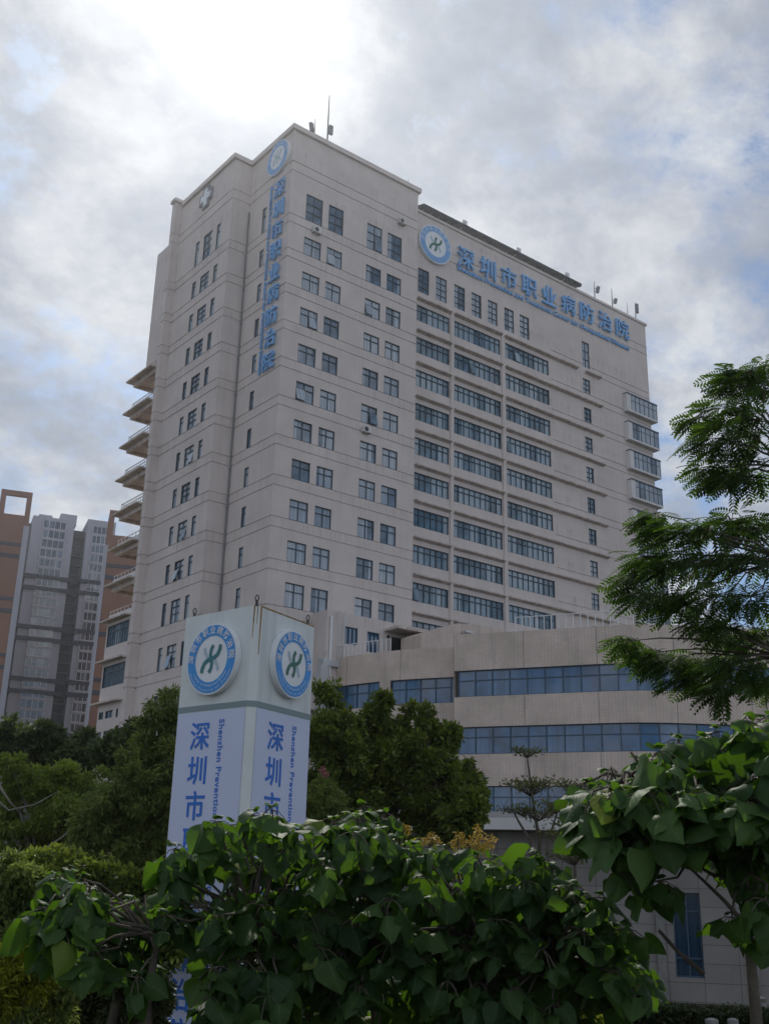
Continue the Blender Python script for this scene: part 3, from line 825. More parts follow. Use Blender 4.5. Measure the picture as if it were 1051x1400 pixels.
    # drain pipe in the inner corner of the left face
    p = MB(); p.tube([(-0.12, 7.14, BASE), (-0.12, 7.14, 62)], 0.07, 8)
    for k in range(17): p.tube([(-0.12, 7.14, 3+k*3.6), (-0.12, 7.14, 3.15+k*3.6)], 0.1, 8)
    tag(p.build('drain_pipe', MAT['grey']), 'long grey drain pipe in the inner corner of the left face', 'pipe')
build_roof_things()

# ------------------------------------------------------------------ curved podium
PODL = [(5.0, 2.0), (5.50, -0.8), (5.95, -3.4), (6.35, -5.3), (7.04, -7.6), (7.85, -9.3), (9.35, -12.1), (10.4, -14.1)]
PODR = [(7.75, -13.7), (8.55, -15.3), (9.95, -17.75), (11.27, -20.05), (12.4, -22.1), (13.35, -23.8), (14.1, -24.95), (15.1, -25.9), (16.3, -26.85), (17.5, -27.7), (19.2, -28.8), (22.0, -30.4), (26.0, -32.5), (32.0, -35.4)]
def arc_len(P):
    s = [0.0]
    for a, b in zip(P, P[1:]): s.append(s[-1]+math.hypot(b[0]-a[0], b[1]-a[1]))
    return s
def resample(P, step):
    s = arc_len(P); n = max(2, int(round(s[-1]/step))+1); out = []
    pa = np.array(P)
    # smooth first
    for d in np.linspace(0, s[-1], n):
        out.append((float(np.interp(d, s, pa[:, 0])), float(np.interp(d, s, pa[:, 1]))))
    sm = [out[0]]+[tuple(0.25*out[i-1][k]+0.5*out[i][k]+0.25*out[i+1][k] for k in (0, 1)) for i in range(1, len(out)-1)]+[out[-1]]
    return sm
def offset(P, d):
    """towards the outside (camera side) for d>0"""
    out = []
    for i, p in enumerate(P):
        t = np.array(P[min(i+1, len(P)-1)])-np.array(P[max(i-1, 0)]); t /= np.linalg.norm(t)
        n = np.array([t[1], -t[0]])
        if np.dot(n, np.array([CAM[0], CAM[1]])-np.array(p)) < 0: n = -n
        out.append((p[0]+n[0]*d, p[1]+n[1]*d))
    return out
def ribbon(mb, P, z0, z1, s0=0.0, m=0):
    s = arc_len(P)
    for i in range(len(P)-1):
        a, b = P[i], P[i+1]
        mb.face([(a[0], a[1], z0), (b[0], b[1], z0), (b[0], b[1], z1), (a[0], a[1], z1)], m,
                [(s0+s[i], z0), (s0+s[i+1], z0), (s0+s[i+1], z1), (s0+s[i], z1)])
def slab(mb, P, Q, z, m=0):
    for i in range(len(P)-1):
        mb.face([(*P[i], z), (*P[i+1], z), (*Q[i+1], z), (*Q[i], z)], m, [(0, 0)]*4)

def build_podium():
    root = empty('podium_building', (14, -14, BASE), 'low curved beige tiled wing with long bands of blue windows in front of the tower', 'building')
    wall = MB()
    for P0, ztp, zrows in ((resample(PODL, 1.0), 18.1, ((13.9, 15.8), (9.87, 11.77), (5.75, 7.7), (1.4, 3.4))),
                           (resample(PODR, 1.0), 18.45, ((13.9, 15.8), (9.87, 11.77), (5.75, 7.7), (1.4, 3.4)))):
        left = P0[0][0] < 7 and ztp < 18.2
        zs = [BASE]
        for a, b in reversed(zrows): zs += [a, b]
        zs.append(ztp)
        inn = offset(P0, -0.22)
        for i in range(0, len(zs), 2):
            ribbon(wall, P0, zs[i], zs[i+1])
        slab(wall, P0, offset(P0, -0.35), ztp); ribbon(wall, offset(P0, -0.35), 16.9, ztp)
        for a, b in zrows:
            slab(wall, P0, inn, a); slab(wall, P0, inn, b)
        # end cheeks
        for k in (0, -1):
            wall.face([(*P0[k], BASE), (*offset(P0, -4)[k], BASE), (*offset(P0, -4)[k], ztp), (*P0[k], ztp)], 0, [(0, BASE), (4, BASE), (4, ztp), (0, ztp)])
        # window bands
        for a, b in zrows:
            s = arc_len(inn)
            spans = [(0.3, s[-1]-0.25)]
            if left: spans = [(0.3, 8.55), (9.55, s[-1]-0.25)]
            for q0, q1 in spans:
                pa = np.array(inn)
                n = max(2, int(round((q1-q0)/1.25)))
                qs = np.linspace(q0, q1, n+1)
                pts = [(float(np.interp(q, s, pa[:, 0])), float(np.interp(q, s, pa[:, 1]))) for q in qs]
                fr = MB(); fo_ = offset(pts, 0.06)
                for zz, hh in ((a, 0.07), (a+(b-a)*0.60, 0.07), (b-0.07, 0.07)):
                    for i in range(n):
                        p, q = pts[i], pts[i+1]; p2, q2 = fo_[i], fo_[i+1]
                        fr.mesh([(*p, zz), (*q, zz), (*q2, zz), (*p2, zz), (*p, zz+hh), (*q, zz+hh), (*q2, zz+hh), (*p2, zz+hh)],
                                [(3, 2, 6, 7), (0, 3, 2, 1), (4, 5, 6, 7)])
                f2 = offset(pts, 0.07)
                for i in range(n+1):
                    d = np.array(f2[i])-np.array(pts[i]); t = np.array([-d[1], d[0]]); t = t/np.linalg.norm(t)*0.085
                    fr.obox((pts[i][0]-t[0]/2, pts[i][1]-t[1]/2, a), (*t, 0), (*d, 0), (0, 0, b-a))
                fo = fr.build('window_band', MAT['frame_b'], root)
                pn = MB()
                for i in range(n):
                    pn.face([(*pts[i], a), (*pts[i+1], a), (*pts[i+1], b), (*pts[i], b)])
                pn.build('pane', MAT['glass_b'], fo)
                # a few sashes pushed open at the bottom
                for i in range(n):
                    if RNG.random() < 0.09:
                        p, q = np.array(fo_[i]), np.array(fo_[i+1]); dd = np.array(f2[i])-np.array(pts[i]); dd /= np.linalg.norm(dd)
                        sash = MB(); zt, zb_ = a+(b-a)*0.60, a+0.1; e = 0.05
                        p, q = p+(q-p)*e, q-(q-p)*e
                        po, qo = p+dd*0.24, q+dd*0.24
                        sash.mesh([(*(p+dd*0.02), zt), (*(q+dd*0.02), zt), (*qo, zb_), (*po, zb_), (*(p-dd*0.01), zt), (*(q-dd*0.01), zt), (*(qo-dd*0.03), zb_), (*(po-dd*0.03), zb_)],
                                  [(0, 1, 2, 3), (7, 6, 5, 4), (2, 6, 7, 3), (0, 3, 7, 4), (1, 5, 6, 2)])
                        sash.build('open_sash', MAT['glass_b'], fo)
            if left:
                for q0, q1 in ((8.55, 9.55),):
                    pa = np.array(P0); s2 = arc_len(P0)
                    pp = [(float(np.interp(q, s2, pa[:, 0])), float(np.interp(q, s2, pa[:, 1]))) for q in (q0, (q0+q1)/2, q1)]
                    ribbon(wall, pp, a, b, q0)
    # step between the two parts
    l, r = PODL[-1], PODR[0]
    wall.face([(*r, BASE), (10.6, -12.2, BASE), (10.6, -12.2, 18.45), (*r, 18.45)], 0, [(0, BASE), (3, BASE), (3, 18.45), (0, 18.45)])
    wall.build('wall', MAT['tile'], root)
    rf = MB()
    A = resample(PODL, 1.0); B = resample(PODR, 1.0)
    poly = [(p[0]+0.3, p[1]) for p in A[:-1]]+[(10.2, -13.6)]+[(p[0]+0.4, p[1]+0.2) for p in B]+[(40, 0.6), (5.4, 2.0)]
    rf.face([(*p, 16.9) for p in poly])
    rf.build('roof', MAT['roof'], root)
    # grey metal duct at the left end
    d = empty('metal_duct', (*PODL[1], 10), 'grey metal duct with a horizontal hood at the left end of the curved wing', 'duct')
    a = atY(446, 905, -1.9); m = MB()
    m.box(a[0]-0.55, a[0]+1.2, -2.3, -1.5, a[2]-0.35, a[2]+0.2); m.build('hood', MAT['metal'], d)
    m = MB(); m.box(a[0]-0.75, a[0]+0.0, -2.3, -1.6, BASE, a[2]-0.36); m.build('shaft', MAT['metal'], d)
    return root
build_podium()

def railing(name, P, z0, h, label, step=0.45, rails=(1.0,), th=0.035):
    s = arc_len(P); pa = np.array(P)
    root = empty(name, (*P[len(P)//2], z0), label, 'railing', 'white railings on the curved wing roof')
    r = MB()
    for f in rails: r.tube([(*p, z0+h*f) for p in P], th, 6)
    r.build('handrail', MAT['rail'], root)
    n = int(s[-1]/step)
    for i in range(min(n+1, 98)):
        q = i*s[-1]/n
        x, y = float(np.interp(q, s, pa[:, 0])), float(np.interp(q, s, pa[:, 1]))
        m = MB(); m.tube([(x, y, z0), (x, y, z0+h)], th*1.0, 6); m.build('baluster', MAT['rail'], root)
railing('roof_railing', offset(resample(PODR[2:-3], 1.0), -0.18), 18.45, 1.05, 'long white railing on the parapet of the right part of the curved wing', 0.52)
railing('roof_railing', offset(resample(PODL[:4]+[(6.9, -7.2)], 0.8), -0.2), 18.1, 1.0, 'short white railing on the parapet at the left end of the curved wing', 0.42)

def build_penthouse():
    Y = -2.0
    a = atY(447, 833, Y); b = atY(560, 852, Y)
    x0, x1, zt = a[0], a[0]+11.5, a[2]
    root = empty('roof_house', (x0+4, -1, 17), 'small beige rooftop house with two blue windows and a canopy, below the tower', 'building')
    w1 = [atY(472, 856, Y), atY(488.5, 883, Y)]; w2 = [atY(502, 863, Y), atY(518, 889, Y)]
    op = [(w1[0][0], w1[1][0], w1[1][2], w1[0][2]), (w2[0][0], w2[1][0], w2[1][2]-0.3, w2[0][2])]
    w = MB(); P = lambda u, z, d: (u, Y+d, z)
    cell_wall(w, P, x0, x1, 14, zt, op, [])
    w.face([(x0, Y, 14), (x0, -0.005, 14), (x0, -0.005, zt), (x0, Y, zt)]); w.face([(x1, Y, 14), (x1, -0.005, 14), (x1, -0.005, zt), (x1, Y, zt)])
    w.face([(x0, Y, zt), (x1, Y, zt), (x1, -0.005, zt), (x0, -0.005, zt)])
    w.build('wall', MAT['paint'], root)
    for o in op: window(root, 'window', P, *o, (0.33, 0.66), (), 'glass_b', 'frame_b')
    c0, c1 = atY(535, 858, Y-1.0), atY(574, 866, Y-1.0)
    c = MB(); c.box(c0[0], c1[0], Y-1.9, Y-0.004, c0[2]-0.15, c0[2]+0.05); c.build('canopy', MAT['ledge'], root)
    d = MB(); d.box(c0[0]+0.8, c1[0]-0.3, Y-0.03, Y-0.004, 17.0, c0[2]-0.5); d.build('door', MAT['dark'], root)
    v = MB(); q = atY(530.5, 871, Y); v.tube([(q[0], Y-0.05, q[2]), (q[0], Y-0.004, q[2])], 0.16, 14); v.build('vent_hole', MAT['dark'], root)
    # stair ramp wall with sloped top to the right
    r = MB(); pts = [(575, 868), (583, 864), (626, 852), (666, 856), (690, 862)]
    vs = [atY(px, py, -6.0) for px, py in pts]
    n = len(vs); top = [tuple(v_) for v_ in vs]; bot = [(v_[0], v_[1], 14.0) for v_ in vs]
    topb = [(v_[0], v_[1]+2.5, v_[2]) for v_ in vs]; botb = [(v_[0], v_[1]+2.5, 14.0) for v_ in vs]
    for i in range(n-1):
        s0, s1 = vs[i][0], vs[i+1][0]
        r.face([bot[i], bot[i+1], top[i+1], top[i]], 0, [(s0, 14), (s1, 14), (s1, top[i+1][2]), (s0, top[i][2])])
        r.face([top[i], top[i+1], topb[i+1], topb[i]], 0, [(s0, 0), (s1, 0), (s1, 2.5), (s0, 2.5)])
    for k in (0, n-1): r.face([bot[k], botb[k], topb[k], top[k]], 0, [(0, 14), (2.5, 14), (2.5, top[k][2]), (0, top[k][2])])
    tag(r.build('stair_wall', MAT['tile']), 'beige tiled roof wall with a sloping top beside the canopy', 'wall')
    # wall lamp on it
    q = atY(636, 865, -6.3); m = MB(); m.box(q[0]-0.35, q[0]+0.5, -6.75, -6.3, q[2]-0.05, q[2]+0.1); m.tube([(q[0], -6.4, q[2]), (q[0], -6.0, q[2]-0.3)], 0.04, 6)
    tag(m.build('wall_lamp', MAT['metal']), 'small flat lamp on the sloped roof wall', 'lamp')
    # white pipe and ladder
    q0, q1 = atY(453.5, 842, Y-0.1), atY(452.5, 890, Y-0.1); p = MB(); p.tube([(q0[0], Y-0.12, q0[2]), (q0[0], Y-0.12, 16.5)], 0.1, 8)
    tag(p.build('vent_pipe', MAT['rail']), 'upright white pipe on the left edge of the rooftop house', 'pipe')
    l = empty('wall_ladder', (q0[0]+0.9, Y-0.2, 17), 'thin white ladder fixed to the rooftop house beside the upright pipe', 'ladder')
    for dx in (0.75, 1.25):
        m = MB(); m.tube([(q0[0]+dx, Y-0.2, 17), (q0[0]+dx, Y-0.2, q0[2]+0.6)], 0.03, 6); m.build('stile', MAT['metal'], l)
    for k in range(9):
        m = MB(); m.tube([(q0[0]+0.75, Y-0.2, 17.4+k*0.42), (q0[0]+1.25, Y-0.2, 17.4+k*0.42)], 0.02, 6); m.build('rung', MAT['metal'], l)
build_penthouse()

# ------------------------------------------------------------------ entrance pylon
MAT['pyl_head'] = mat('pale_grey_metal_panel', (0.64, 0.68, 0.66), 0.35, var=0.05, vscale=1.5, streak=0.5, streak_col=(0.30, 0.32, 0.30))
MAT['pyl_panel'] = mat('lavender_white_panel', (0.54, 0.59, 0.76), 0.35, var=0.04, vscale=1.2)
MAT['pyl_band'] = mat('grey_green_band', (0.20, 0.27, 0.28), 0.45)
MAT['rust'] = mat('rust_streak', (0.28, 0.17, 0.06), 0.9, var=0.5, vscale=7)
def build_pylon():
    C = np.array([-33.62, -53.92]); Lp = np.array([-34.07, -51.93]); Rp = np.array([-31.77, -53.14])
    zt, zb2 = 6.45, 4.58
    gz = ground_z(*C)-0.3
    dl, dr = (Lp-C), (Rp-C); ll, lr = np.linalg.norm(dl), np.linalg.norm(dr); dl /= ll; dr /= lr
    ch = 0.14
    A, B = C+dl*ch, C+dr*ch                       # chamfered corner
    Bk = Lp+dr*lr
    root = empty('sign_pylon', (*(C+0.5*dl*ll+0.5*dr*lr), gz), 'tall pale four-sided sign pylon with blue emblems and lettering, rising behind broad leaves', 'sign pylon')
    poly = [Lp, A, B, Rp, Bk]
    def prism(mb, pl, z0, z1):
        n = len(pl); v = [(*p, z0) for p in pl]+[(*p, z1) for p in pl]
        mb.mesh(v, [tuple(range(n-1, -1, -1)), tuple(range(n, 2*n))]+[(i, (i+1) % n, n+(i+1) % n, n+i) for i in range(n)])
    b = MB(); prism(b, poly, gz, zb2-0.05); b.build('body', MAT['pyl_head'], root)
    nl = np.array([-abs(dl[1]), -0.0]); 
    nl = np.array([dl[1], -dl[0]]); nl = nl if np.dot(nl, CAM[:2]-C) > 0 else -nl
    nr = np.array([dr[1], -dr[0]]); nr = nr if np.dot(nr, CAM[:2]-C) > 0 else -nr
    h = MB(); prism(h, poly, zb2+0.06, zt); h.build('head', MAT['pyl_head'], root)
    g = MB(); k = 0.012
    prism(g, [Lp+nl*k, A+nl*k, B+nr*k, Rp+nr*k, Bk], zb2-0.05, zb2+0.06); g.build('band', MAT['pyl_band'], root)
    up = np.array([0, 0, 1.0])
    for dd, nn, LL, uc, ue in ((dl, nl, ll, 1.33, 0.76), (dr, nr, lr, 0.80, 1.42)):
        p = MB(); o = np.array([*(C+dd*(ch+0.02)+nn*0.002), gz+0.2]); p.obox(o, (*(dd*(LL-ch-0.05)), 0), (*(nn*0.016), 0), (0, 0, zb2-0.07-gz-0.2))
        pn = p.build('text_panel', MAT['pyl_panel'], root)
        right = -dd if dd is dl else dd
        right3 = np.array([*right, 0]); n3 = np.array([*nn, 0])
        for i, chh in enumerate(HAN):
            z = zb2-0.565-i*0.645
            t = MB(); put_text(t, text_geo(chh, 0.56, 0.004, 0.008), np.array([*(C+dd*uc+nn*0.024), z]), right3, up, n3)
            t.build('character', MAT['blue'], pn)
        t = MB(); gg = text_geo(ENG, 0.195, 0.002, 0.004, 'LEFT', 1.08)
        put_text(t, gg, np.array([*(C+dd*ue+nn*0.022), zb2-0.24]), -up, right3, n3)
        t.build('english_line', MAT['blue'], pn)
    # rust running down the corner
    r = MB()
    t3 = (B-A)/np.linalg.norm(B-A); nc = (nl+nr)/np.linalg.norm(nl+nr)
    for q, w, z1 in ((0.02, 0.03, 0.62), (0.15, 0.035, 0.95), (0.09, 0.02, 0.35)):
        o = A+t3*q+nc*0.003; r.face([(*o, zt-z1), (*(o+t3*w*0.4), zt-z1), (*(o+t3*w), zt), (*o, zt)])
    o = A+nl*0.003
    r.face([(*(B+nr*0.003), zt-0.03), (*(Rp+nr*0.003), zt-0.025), (*(Rp+nr*0.003), zt), (*(B+nr*0.003), zt)])
    r.build('rust_stain', MAT['rust'], root)
    mats = (MAT['blue_ring'], MAT['white'], MAT['teal'], MAT['teal'], MAT['pale'])
    cl = C+dl*1.05; cr = C+dr*1.12
    emblem('emblem_sign', (*(cl+nl*0.004), 5.49), (*(-dl), 0), up, (*nl, 0), 0.69, 'bright blue ring emblem on the left face of the pylon head', 0.13, mats)
    mats = (MAT['blue_ring'], MAT['white'], MAT['green'], MAT['green'], MAT['pale'])
    emblem('emblem_sign', (*(cr+nr*0.004), 5.49), (*dr, 0), up, (*nr, 0), 0.66, 'bright blue ring emblem with green strokes on the right face of the pylon head', 0.13, mats)
    for p, lab in ((Lp+dr*0.15-dl*0.1, 'small black cable hook on the left end of the pylon top'), ((A+B)/2+dl*0.03, 'small black cable hook on the front corner of the pylon top'), (Rp-dr*0.12+dl*0.1, 'small black cable hook on the right end of the pylon top')):
        m = MB(); z = zt
        m.tube([(*p, z-0.01), (*p, z+0.12)], [0.035, 0.025], 8)
        m.tube([(p[0]+0.032*math.cos(a)*_r0[0], p[1]+0.032*math.cos(a)*_r0[1], z+0.15+0.065*math.sin(a)) for a in np.linspace(-1.3, 4.4, 14)], 0.011, 6)
        tag(m.build('cable_hook', MAT['dark']), lab, 'hook', 'hooks on the pylon top')
build_pylon()

# ------------------------------------------------------------------ far residential towers
MAT['res_grey'] = mat('grey_render', (0.32, 0.325, 0.37), 0.8, var=0.08, vscale=0.1, streak=0.2)
MAT['res_band'] = mat('dark_slate_band', (0.030, 0.036, 0.050), 0.8)
MAT['res_orange'] = mat('terracotta_render', (0.20, 0.088, 0.05), 0.85, var=0.08, vscale=0.1, streak=0.2, streak_col=(0.2, 0.11, 0.08))
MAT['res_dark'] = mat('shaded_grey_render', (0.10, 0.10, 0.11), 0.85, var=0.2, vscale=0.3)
MAT['res_glass'] = glass_mat('pale_flat_pane', (0.018, 0.036, 0.060), (0.16, 0.20, 0.26), amount=0.30, cscale=1.2)
def local(o, ang):
    ca, sa = math.cos(ang), math.sin(ang)
    return lambda u, v, z: (o[0]+u*ca-v*sa, o[1]+u*sa+v*ca, z)
def lbox(mb, T, u0, u1, v0, v1, z0, z1, m=0):
    mb.mesh([T(u, v, z) for u in (u0, u1) for v in (v0, v1) for z in (z0, z1)], [(0,1,3,2), (4,6,7,5), (0,4,5,1), (2,3,7,6), (0,2,6,4), (1,5,7,3)], m)

def build_grey_tower():
    D = 330
    a = atD(47, 700, D); b = atD(160, 712, D)
    ztop_ = a[2]; ang = math.atan2(b[1]-a[1], b[0]-a[0])+0.10
    T = local((a[0], a[1]), ang); Wd = math.hypot(b[0]-a[0], b[1]-a[1])
    root = empty('apartment_tower', T(Wd/2, 6, BASE), 'grey apartment tower with dark horizontal bands, far behind on the left', 'building')
    w = MB(); z0 = BASE
    c0, c1, c2, c3 = 0.0, Wd*0.50, Wd*0.655, Wd
    lbox(w, T, c0, c1, 0, 14, z0, ztop_-1.0); lbox(w, T, c2, c3, -0.8, 14, z0, ztop_); 
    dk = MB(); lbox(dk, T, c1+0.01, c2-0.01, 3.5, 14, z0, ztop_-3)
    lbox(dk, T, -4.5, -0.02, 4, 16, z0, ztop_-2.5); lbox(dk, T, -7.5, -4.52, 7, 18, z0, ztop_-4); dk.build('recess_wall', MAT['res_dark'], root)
    lbox(w, T, c1-4, c1+1, 5, 9, ztop_-1, ztop_+2.4); lbox(w, T, 2, 6, 5, 9, ztop_-1, ztop_+1.2)
    w.build('wall', MAT['res_grey'], root)
    lev = ztop_-1; fl = 3.05
    bands = [0.345, 0.395, 0.545, 0.595, 0.75, 0.80, 0.955]
    ht = ztop_-23*330/180
    for zf in (ztop_-19.5-15.5*i for i in range(6)):
        bnd = MB()
        for dz in (0, 3.6):
            lbox(bnd, T, -0.6, c1+0.6, -0.7, 6, zf-dz-1.2, zf-dz); lbox(bnd, T, c2-0.6, c3+0.5, -1.5, 6, zf-dz-1.2, zf-dz); lbox(bnd, T, c1+0.61, c2-0.61, 1.5, 6, zf-dz-1.2, zf-dz)
        bnd.build('band', MAT['res_band'], root)
    z = ztop_-4.6
    while z > 18:
        for cc0, cc1, v in ((c0+Wd*0.13, c1-Wd*0.10, -0.5), (c2+Wd*0.07, c3-Wd*0.065, -1.3)):
            f = MB()
            lbox(f, T, cc0, cc1, v, v+0.45, z, z+2.3, 1)
            lbox(f, T, cc0, cc1, v+0.02, v+0.45, z-0.72, z-0.05, 2)
            for i in range(5):
                u = cc0+(cc1-cc0)*i/4; lbox(f, T, u-0.06, u+0.06, v-0.08, v+0.4, z, z+2.3, 0)
            lbox(f, T, cc0, cc1, v-0.1, v+0.4, z-0.14, z, 0)
            f.build('window', [MAT['paint_w'], MAT['res_glass'], MAT['res_grey']], root)
        for nm, a_ in (('recess_window', (c1+0.6, c2-0.6, 3.3, 3.49, z-0.2, z+1.5)), ('recess_ledge', (c1+0.2, c2-0.2, 2.3, 3.49, z-1.2, z-0.95)),
                       ('side_window', (-3.9, -0.8, 3.85, 3.99, z-0.2, z+1.5)), ('side_window', (-7.0, -5.0, 6.85, 6.99, z-0.2, z+1.5))):
            n = MB(); lbox(n, T, *a_); n.build(nm, MAT['res_band'], root)
        z -= fl
    return root
build_grey_tower()

def build_orange(px0, px1, pyt, D, label, frame_left=True, ang_add=0.0):
    a = atD(px0, pyt, D); b = atD(px1, pyt+3, D)
    zt = a[2]; ang = math.atan2(b[1]-a[1], b[0]-a[0])+ang_add
    Wd = math.hypot(b[0]-a[0], b[1]-a[1]); T = local((a[0], a[1]), ang)
    root = empty('apartment_tower', T(Wd/2, 6, BASE), label, 'building', 'terracotta apartment towers')
    w = MB(); zc = zt-7.0
    lbox(w, T, 0, Wd, 0, 14, BASE, zc)
    # open frame on top
    f = MB(); t = 1.4
    lbox(f, T, 0, t, 0, 1.4, zc+0.002, zt); lbox(f, T, Wd-t, Wd, 0, 1.4, zc+0.002, zt); lbox(f, T, t+0.002, Wd-t-0.002, 0, 1.4, zt-1.4, zt)
    lbox(f, T, 0, t, 8, 9.4, zc+0.002, zt-1.401); lbox(f, T, 0, t, 1.402, 9.4, zt-1.4, zt)
    w.build('wall', MAT['res_orange'], root); f.build('roof_frame', MAT['res_orange'], root)
    e = MB(); lbox(e, T, -0.35, 0.5, -0.35, -0.002, BASE, zc-3); lbox(e, T, Wd-1.2, Wd+0.3, -0.35, -0.002, BASE, zc-3); e.build('edge_strip', MAT['res_grey'], root)
    z = zc-9
    while z > 10:
        m = MB(); lbox(m, T, 0.5, Wd-1.3, -0.25, -0.004, z, z+0.9); lbox(m, T, 0.5, Wd-1.3, -0.25, -0.004, z-3.4, z-2.3); m.build('band', MAT['res_band'], root)
        g = MB(); lbox(g, T, Wd+0.02, Wd+0.2, 2, 9, z-8, z-6.2); lbox(g, T, Wd+0.02, Wd+0.2, 2, 9, z-5, z-3.4); g.build('window', MAT['res_glass'], root)
        z -= 15.3
    return root
build_orange(3, 46, 668, 300, 'terracotta apartment tower with an open frame on its roof, cut by the left edge')
build_orange(-70, 0, 690, 305, 'terracotta tower slab partly seen past the left edge beside the framed tower')
build_orange(151, 235, 697, 285, 'terracotta apartment tower partly hidden behind the hospital balconies', ang_add=0.05)

# ------------------------------------------------------------------ small entrance building, lower right
MAT['post'] = mat('pale_cut_stone', (0.20, 0.195, 0.18), 0.8, var=0.25, vscale=5)
def build_gatehouse():
    D = 42
    c = atD(963, 1340, D)
    ang = YAW-math.pi/2-0.25            # runs left-to-right, right end nearer
    T = local((c[0], c[1]), ang)
    zb_ = c[2]-0.1
    root = empty('entrance_building', T(0, 3, zb_), 'low grey stone entrance building with tall narrow blue windows, lower right', 'building')
    P = lambda u, z, d: T(u, d, z)
    op = [(-0.95, 0.0, zb_+0.15, zb_+2.95), (2.2, 3.6, zb_+0.15, zb_+2.85), (-5.0, -4.05, zb_+0.15, zb_+2.95), (5.4, 6.4, zb_+0.15, zb_+2.95)]
    w = MB(); tmp = MB()
    cell_wall(tmp, P, -16, 12, BASE, zb_+5.0, op, [(zb_+3.75, -1.35, 0.5)], depth=0.3, gdepth=0.05, gh=0.08)
    ca, sa = math.cos(ang), math.sin(ang)
    for f in tmp.f:
        pts = [tmp.v[i] for i in f]
        w.face(pts, 0, [((p[0]-c[0])*ca+(p[1]-c[1])*sa+((p[0]-c[0])*sa-(p[1]-c[1])*ca)*0.5, p[2]-zb_) for p in pts])
    w.build('wall', MAT['stone'], root)
    for o in op: window(root, 'window', P, *o, (0.5,), (0.22, 0.78), 'glass_d', 'frame_b', fw=0.05, d=0.2)
    for u in (-1.55, 1.55, 4.2):
        pl = MB(); lbox(pl, T, u, u+0.28, -0.14, -0.004, BASE, zb_+3.2); pl.build('pilaster', MAT['post'], root)
    e = MB(); lbox(e, T, -16.5, 12.5, -0.9, 8, zb_+5.0, zb_+5.42); e.build('eave', MAT['paint_w'], root)
    r = MB(); lbox(r, T, -15.5, 11.5, 0.2, 7.5, zb_+5.422, zb_+5.7); r.build('roof', MAT['roof'], root)
    bk = MB(); lbox(bk, T, -16, 12, 7.0, 7.3, BASE, zb_+4.99); bk.build('back_wall', MAT['stone'], root)
    s = empty('wall_sign', T(0.1, -0.1, zb_+4.2), 'small blue character sign above the narrow window of the stone building', 'sign')
    rt = np.array([ca, sa, 0]); nn = np.array([sa, -ca, 0])
    t = MB(); put_text(t, text_geo('放', 0.62, 0.03, 0.012), np.array(T(-0.05, -0.06, zb_+4.40)), rt, (0, 0, 1), nn); t.build('lettering', MAT['blue_ring'], s)
    for k, (px, py, lab, hh, ww) in enumerate(((972, 1392, 'pale stone post before the clipped hedge, left of the pair', 0.55, 0.17), (1001, 1392, 'pale stone post before the clipped hedge, right of the pair', 0.5, 0.14), (1036, 1362, 'white stone urn beside the dark doorway of the stone building', 0.75, 0.3))):
        q = atD(px, py, 22 if k < 2 else 34); z = ground_z(q[0], q[1])
        m = MB(); n = 12; hz = max(0.4, q[2]-z+0.0)
        prof = [(0.75, 0), (0.75, 0.1), (0.6, 0.14), (0.55, 0.75), (0.7, 0.82), (0.7, 0.95), (0.3, 1.0)] if k < 2 else [(0.6, 0), (0.6, 0.1), (0.3, 0.2), (0.5, 0.45), (0.7, 0.7), (0.55, 0.85), (0.75, 0.95), (0.3, 1.0)]
        vs = [(q[0]+ww*r_*math.cos(2*math.pi*i/n), q[1]+ww*r_*math.sin(2*math.pi*i/n), z+hz*h_) for r_, h_ in prof for i in range(n)]
        fs = [(j*n+i, j*n+(i+1) % n, (j+1)*n+(i+1) % n, (j+1)*n+i) for j in range(len(prof)-1) for i in range(n)]+[tuple((len(prof)-1)*n+i for i in range(n))]
        m.mesh(vs, fs)
        tag(m.build('stone_post' if k < 2 else 'stone_urn', MAT['post']), lab, 'post' if k < 2 else 'urn')
build_gatehouse()
# ------------------------------------------------------------------ vegetation
LM = {}
LM['big'] = leaf_mat('broad_heart_leaf', (0.024, 0.060, 0.021), (0.056, 0.112, 0.032), (0.17, 0.36, 0.02), 0.34, 0.58, vein=True, spec=0.26, tail=(0.15, 0.19, 0.03))
LM['ficus'] = leaf_mat('dark_small_leaf', (0.030, 0.066, 0.016), (0.24, 0.30, 0.06), (0.28, 0.36, 0.04), 0.42, 0.45)
LM['far'] = leaf_mat('far_dark_leaf', (0.045, 0.075, 0.034), (0.11, 0.15, 0.055), (0.15, 0.20, 0.04), 0.38, 0.5)
LM['pale'] = leaf_mat('pale_narrow_leaf', (0.09, 0.14, 0.042), (0.25, 0.31, 0.09), (0.28, 0.36, 0.07), 0.45, 0.42)
LM['layer'] = leaf_mat('soft_green_leaf', (0.11, 0.175, 0.035), (0.26, 0.33, 0.07), (0.32, 0.42, 0.05), 0.45, 0.5)
LM['feather'] = leaf_mat('feathery_leaf', (0.032, 0.066, 0.026), (0.080, 0.130, 0.038), (0.15, 0.29, 0.025), 0.36, 0.62, spec=0.15)
LM['lime'] = leaf_mat('yellow_green_leaf', (0.20, 0.25, 0.025), (0.42, 0.45, 0.05), (0.36, 0.40, 0.03), 0.40, 0.45)
LM['hedge'] = leaf_mat('clipped_hedge_leaf', (0.016, 0.032, 0.010), (0.05, 0.065, 0.016), (0.05, 0.08, 0.01), 0.2, 0.5)
LM['sapling'] = leaf_mat('olive_small_leaf', (0.09, 0.11, 0.045), (0.20, 0.22, 0.06), (0.18, 0.20, 0.03), 0.35, 0.5)
LM['flower'] = leaf_mat('yellow_petal', (0.42, 0.27, 0.04), (0.62, 0.45, 0.09), (0.5, 0.36, 0.06), 0.25, 0.5)
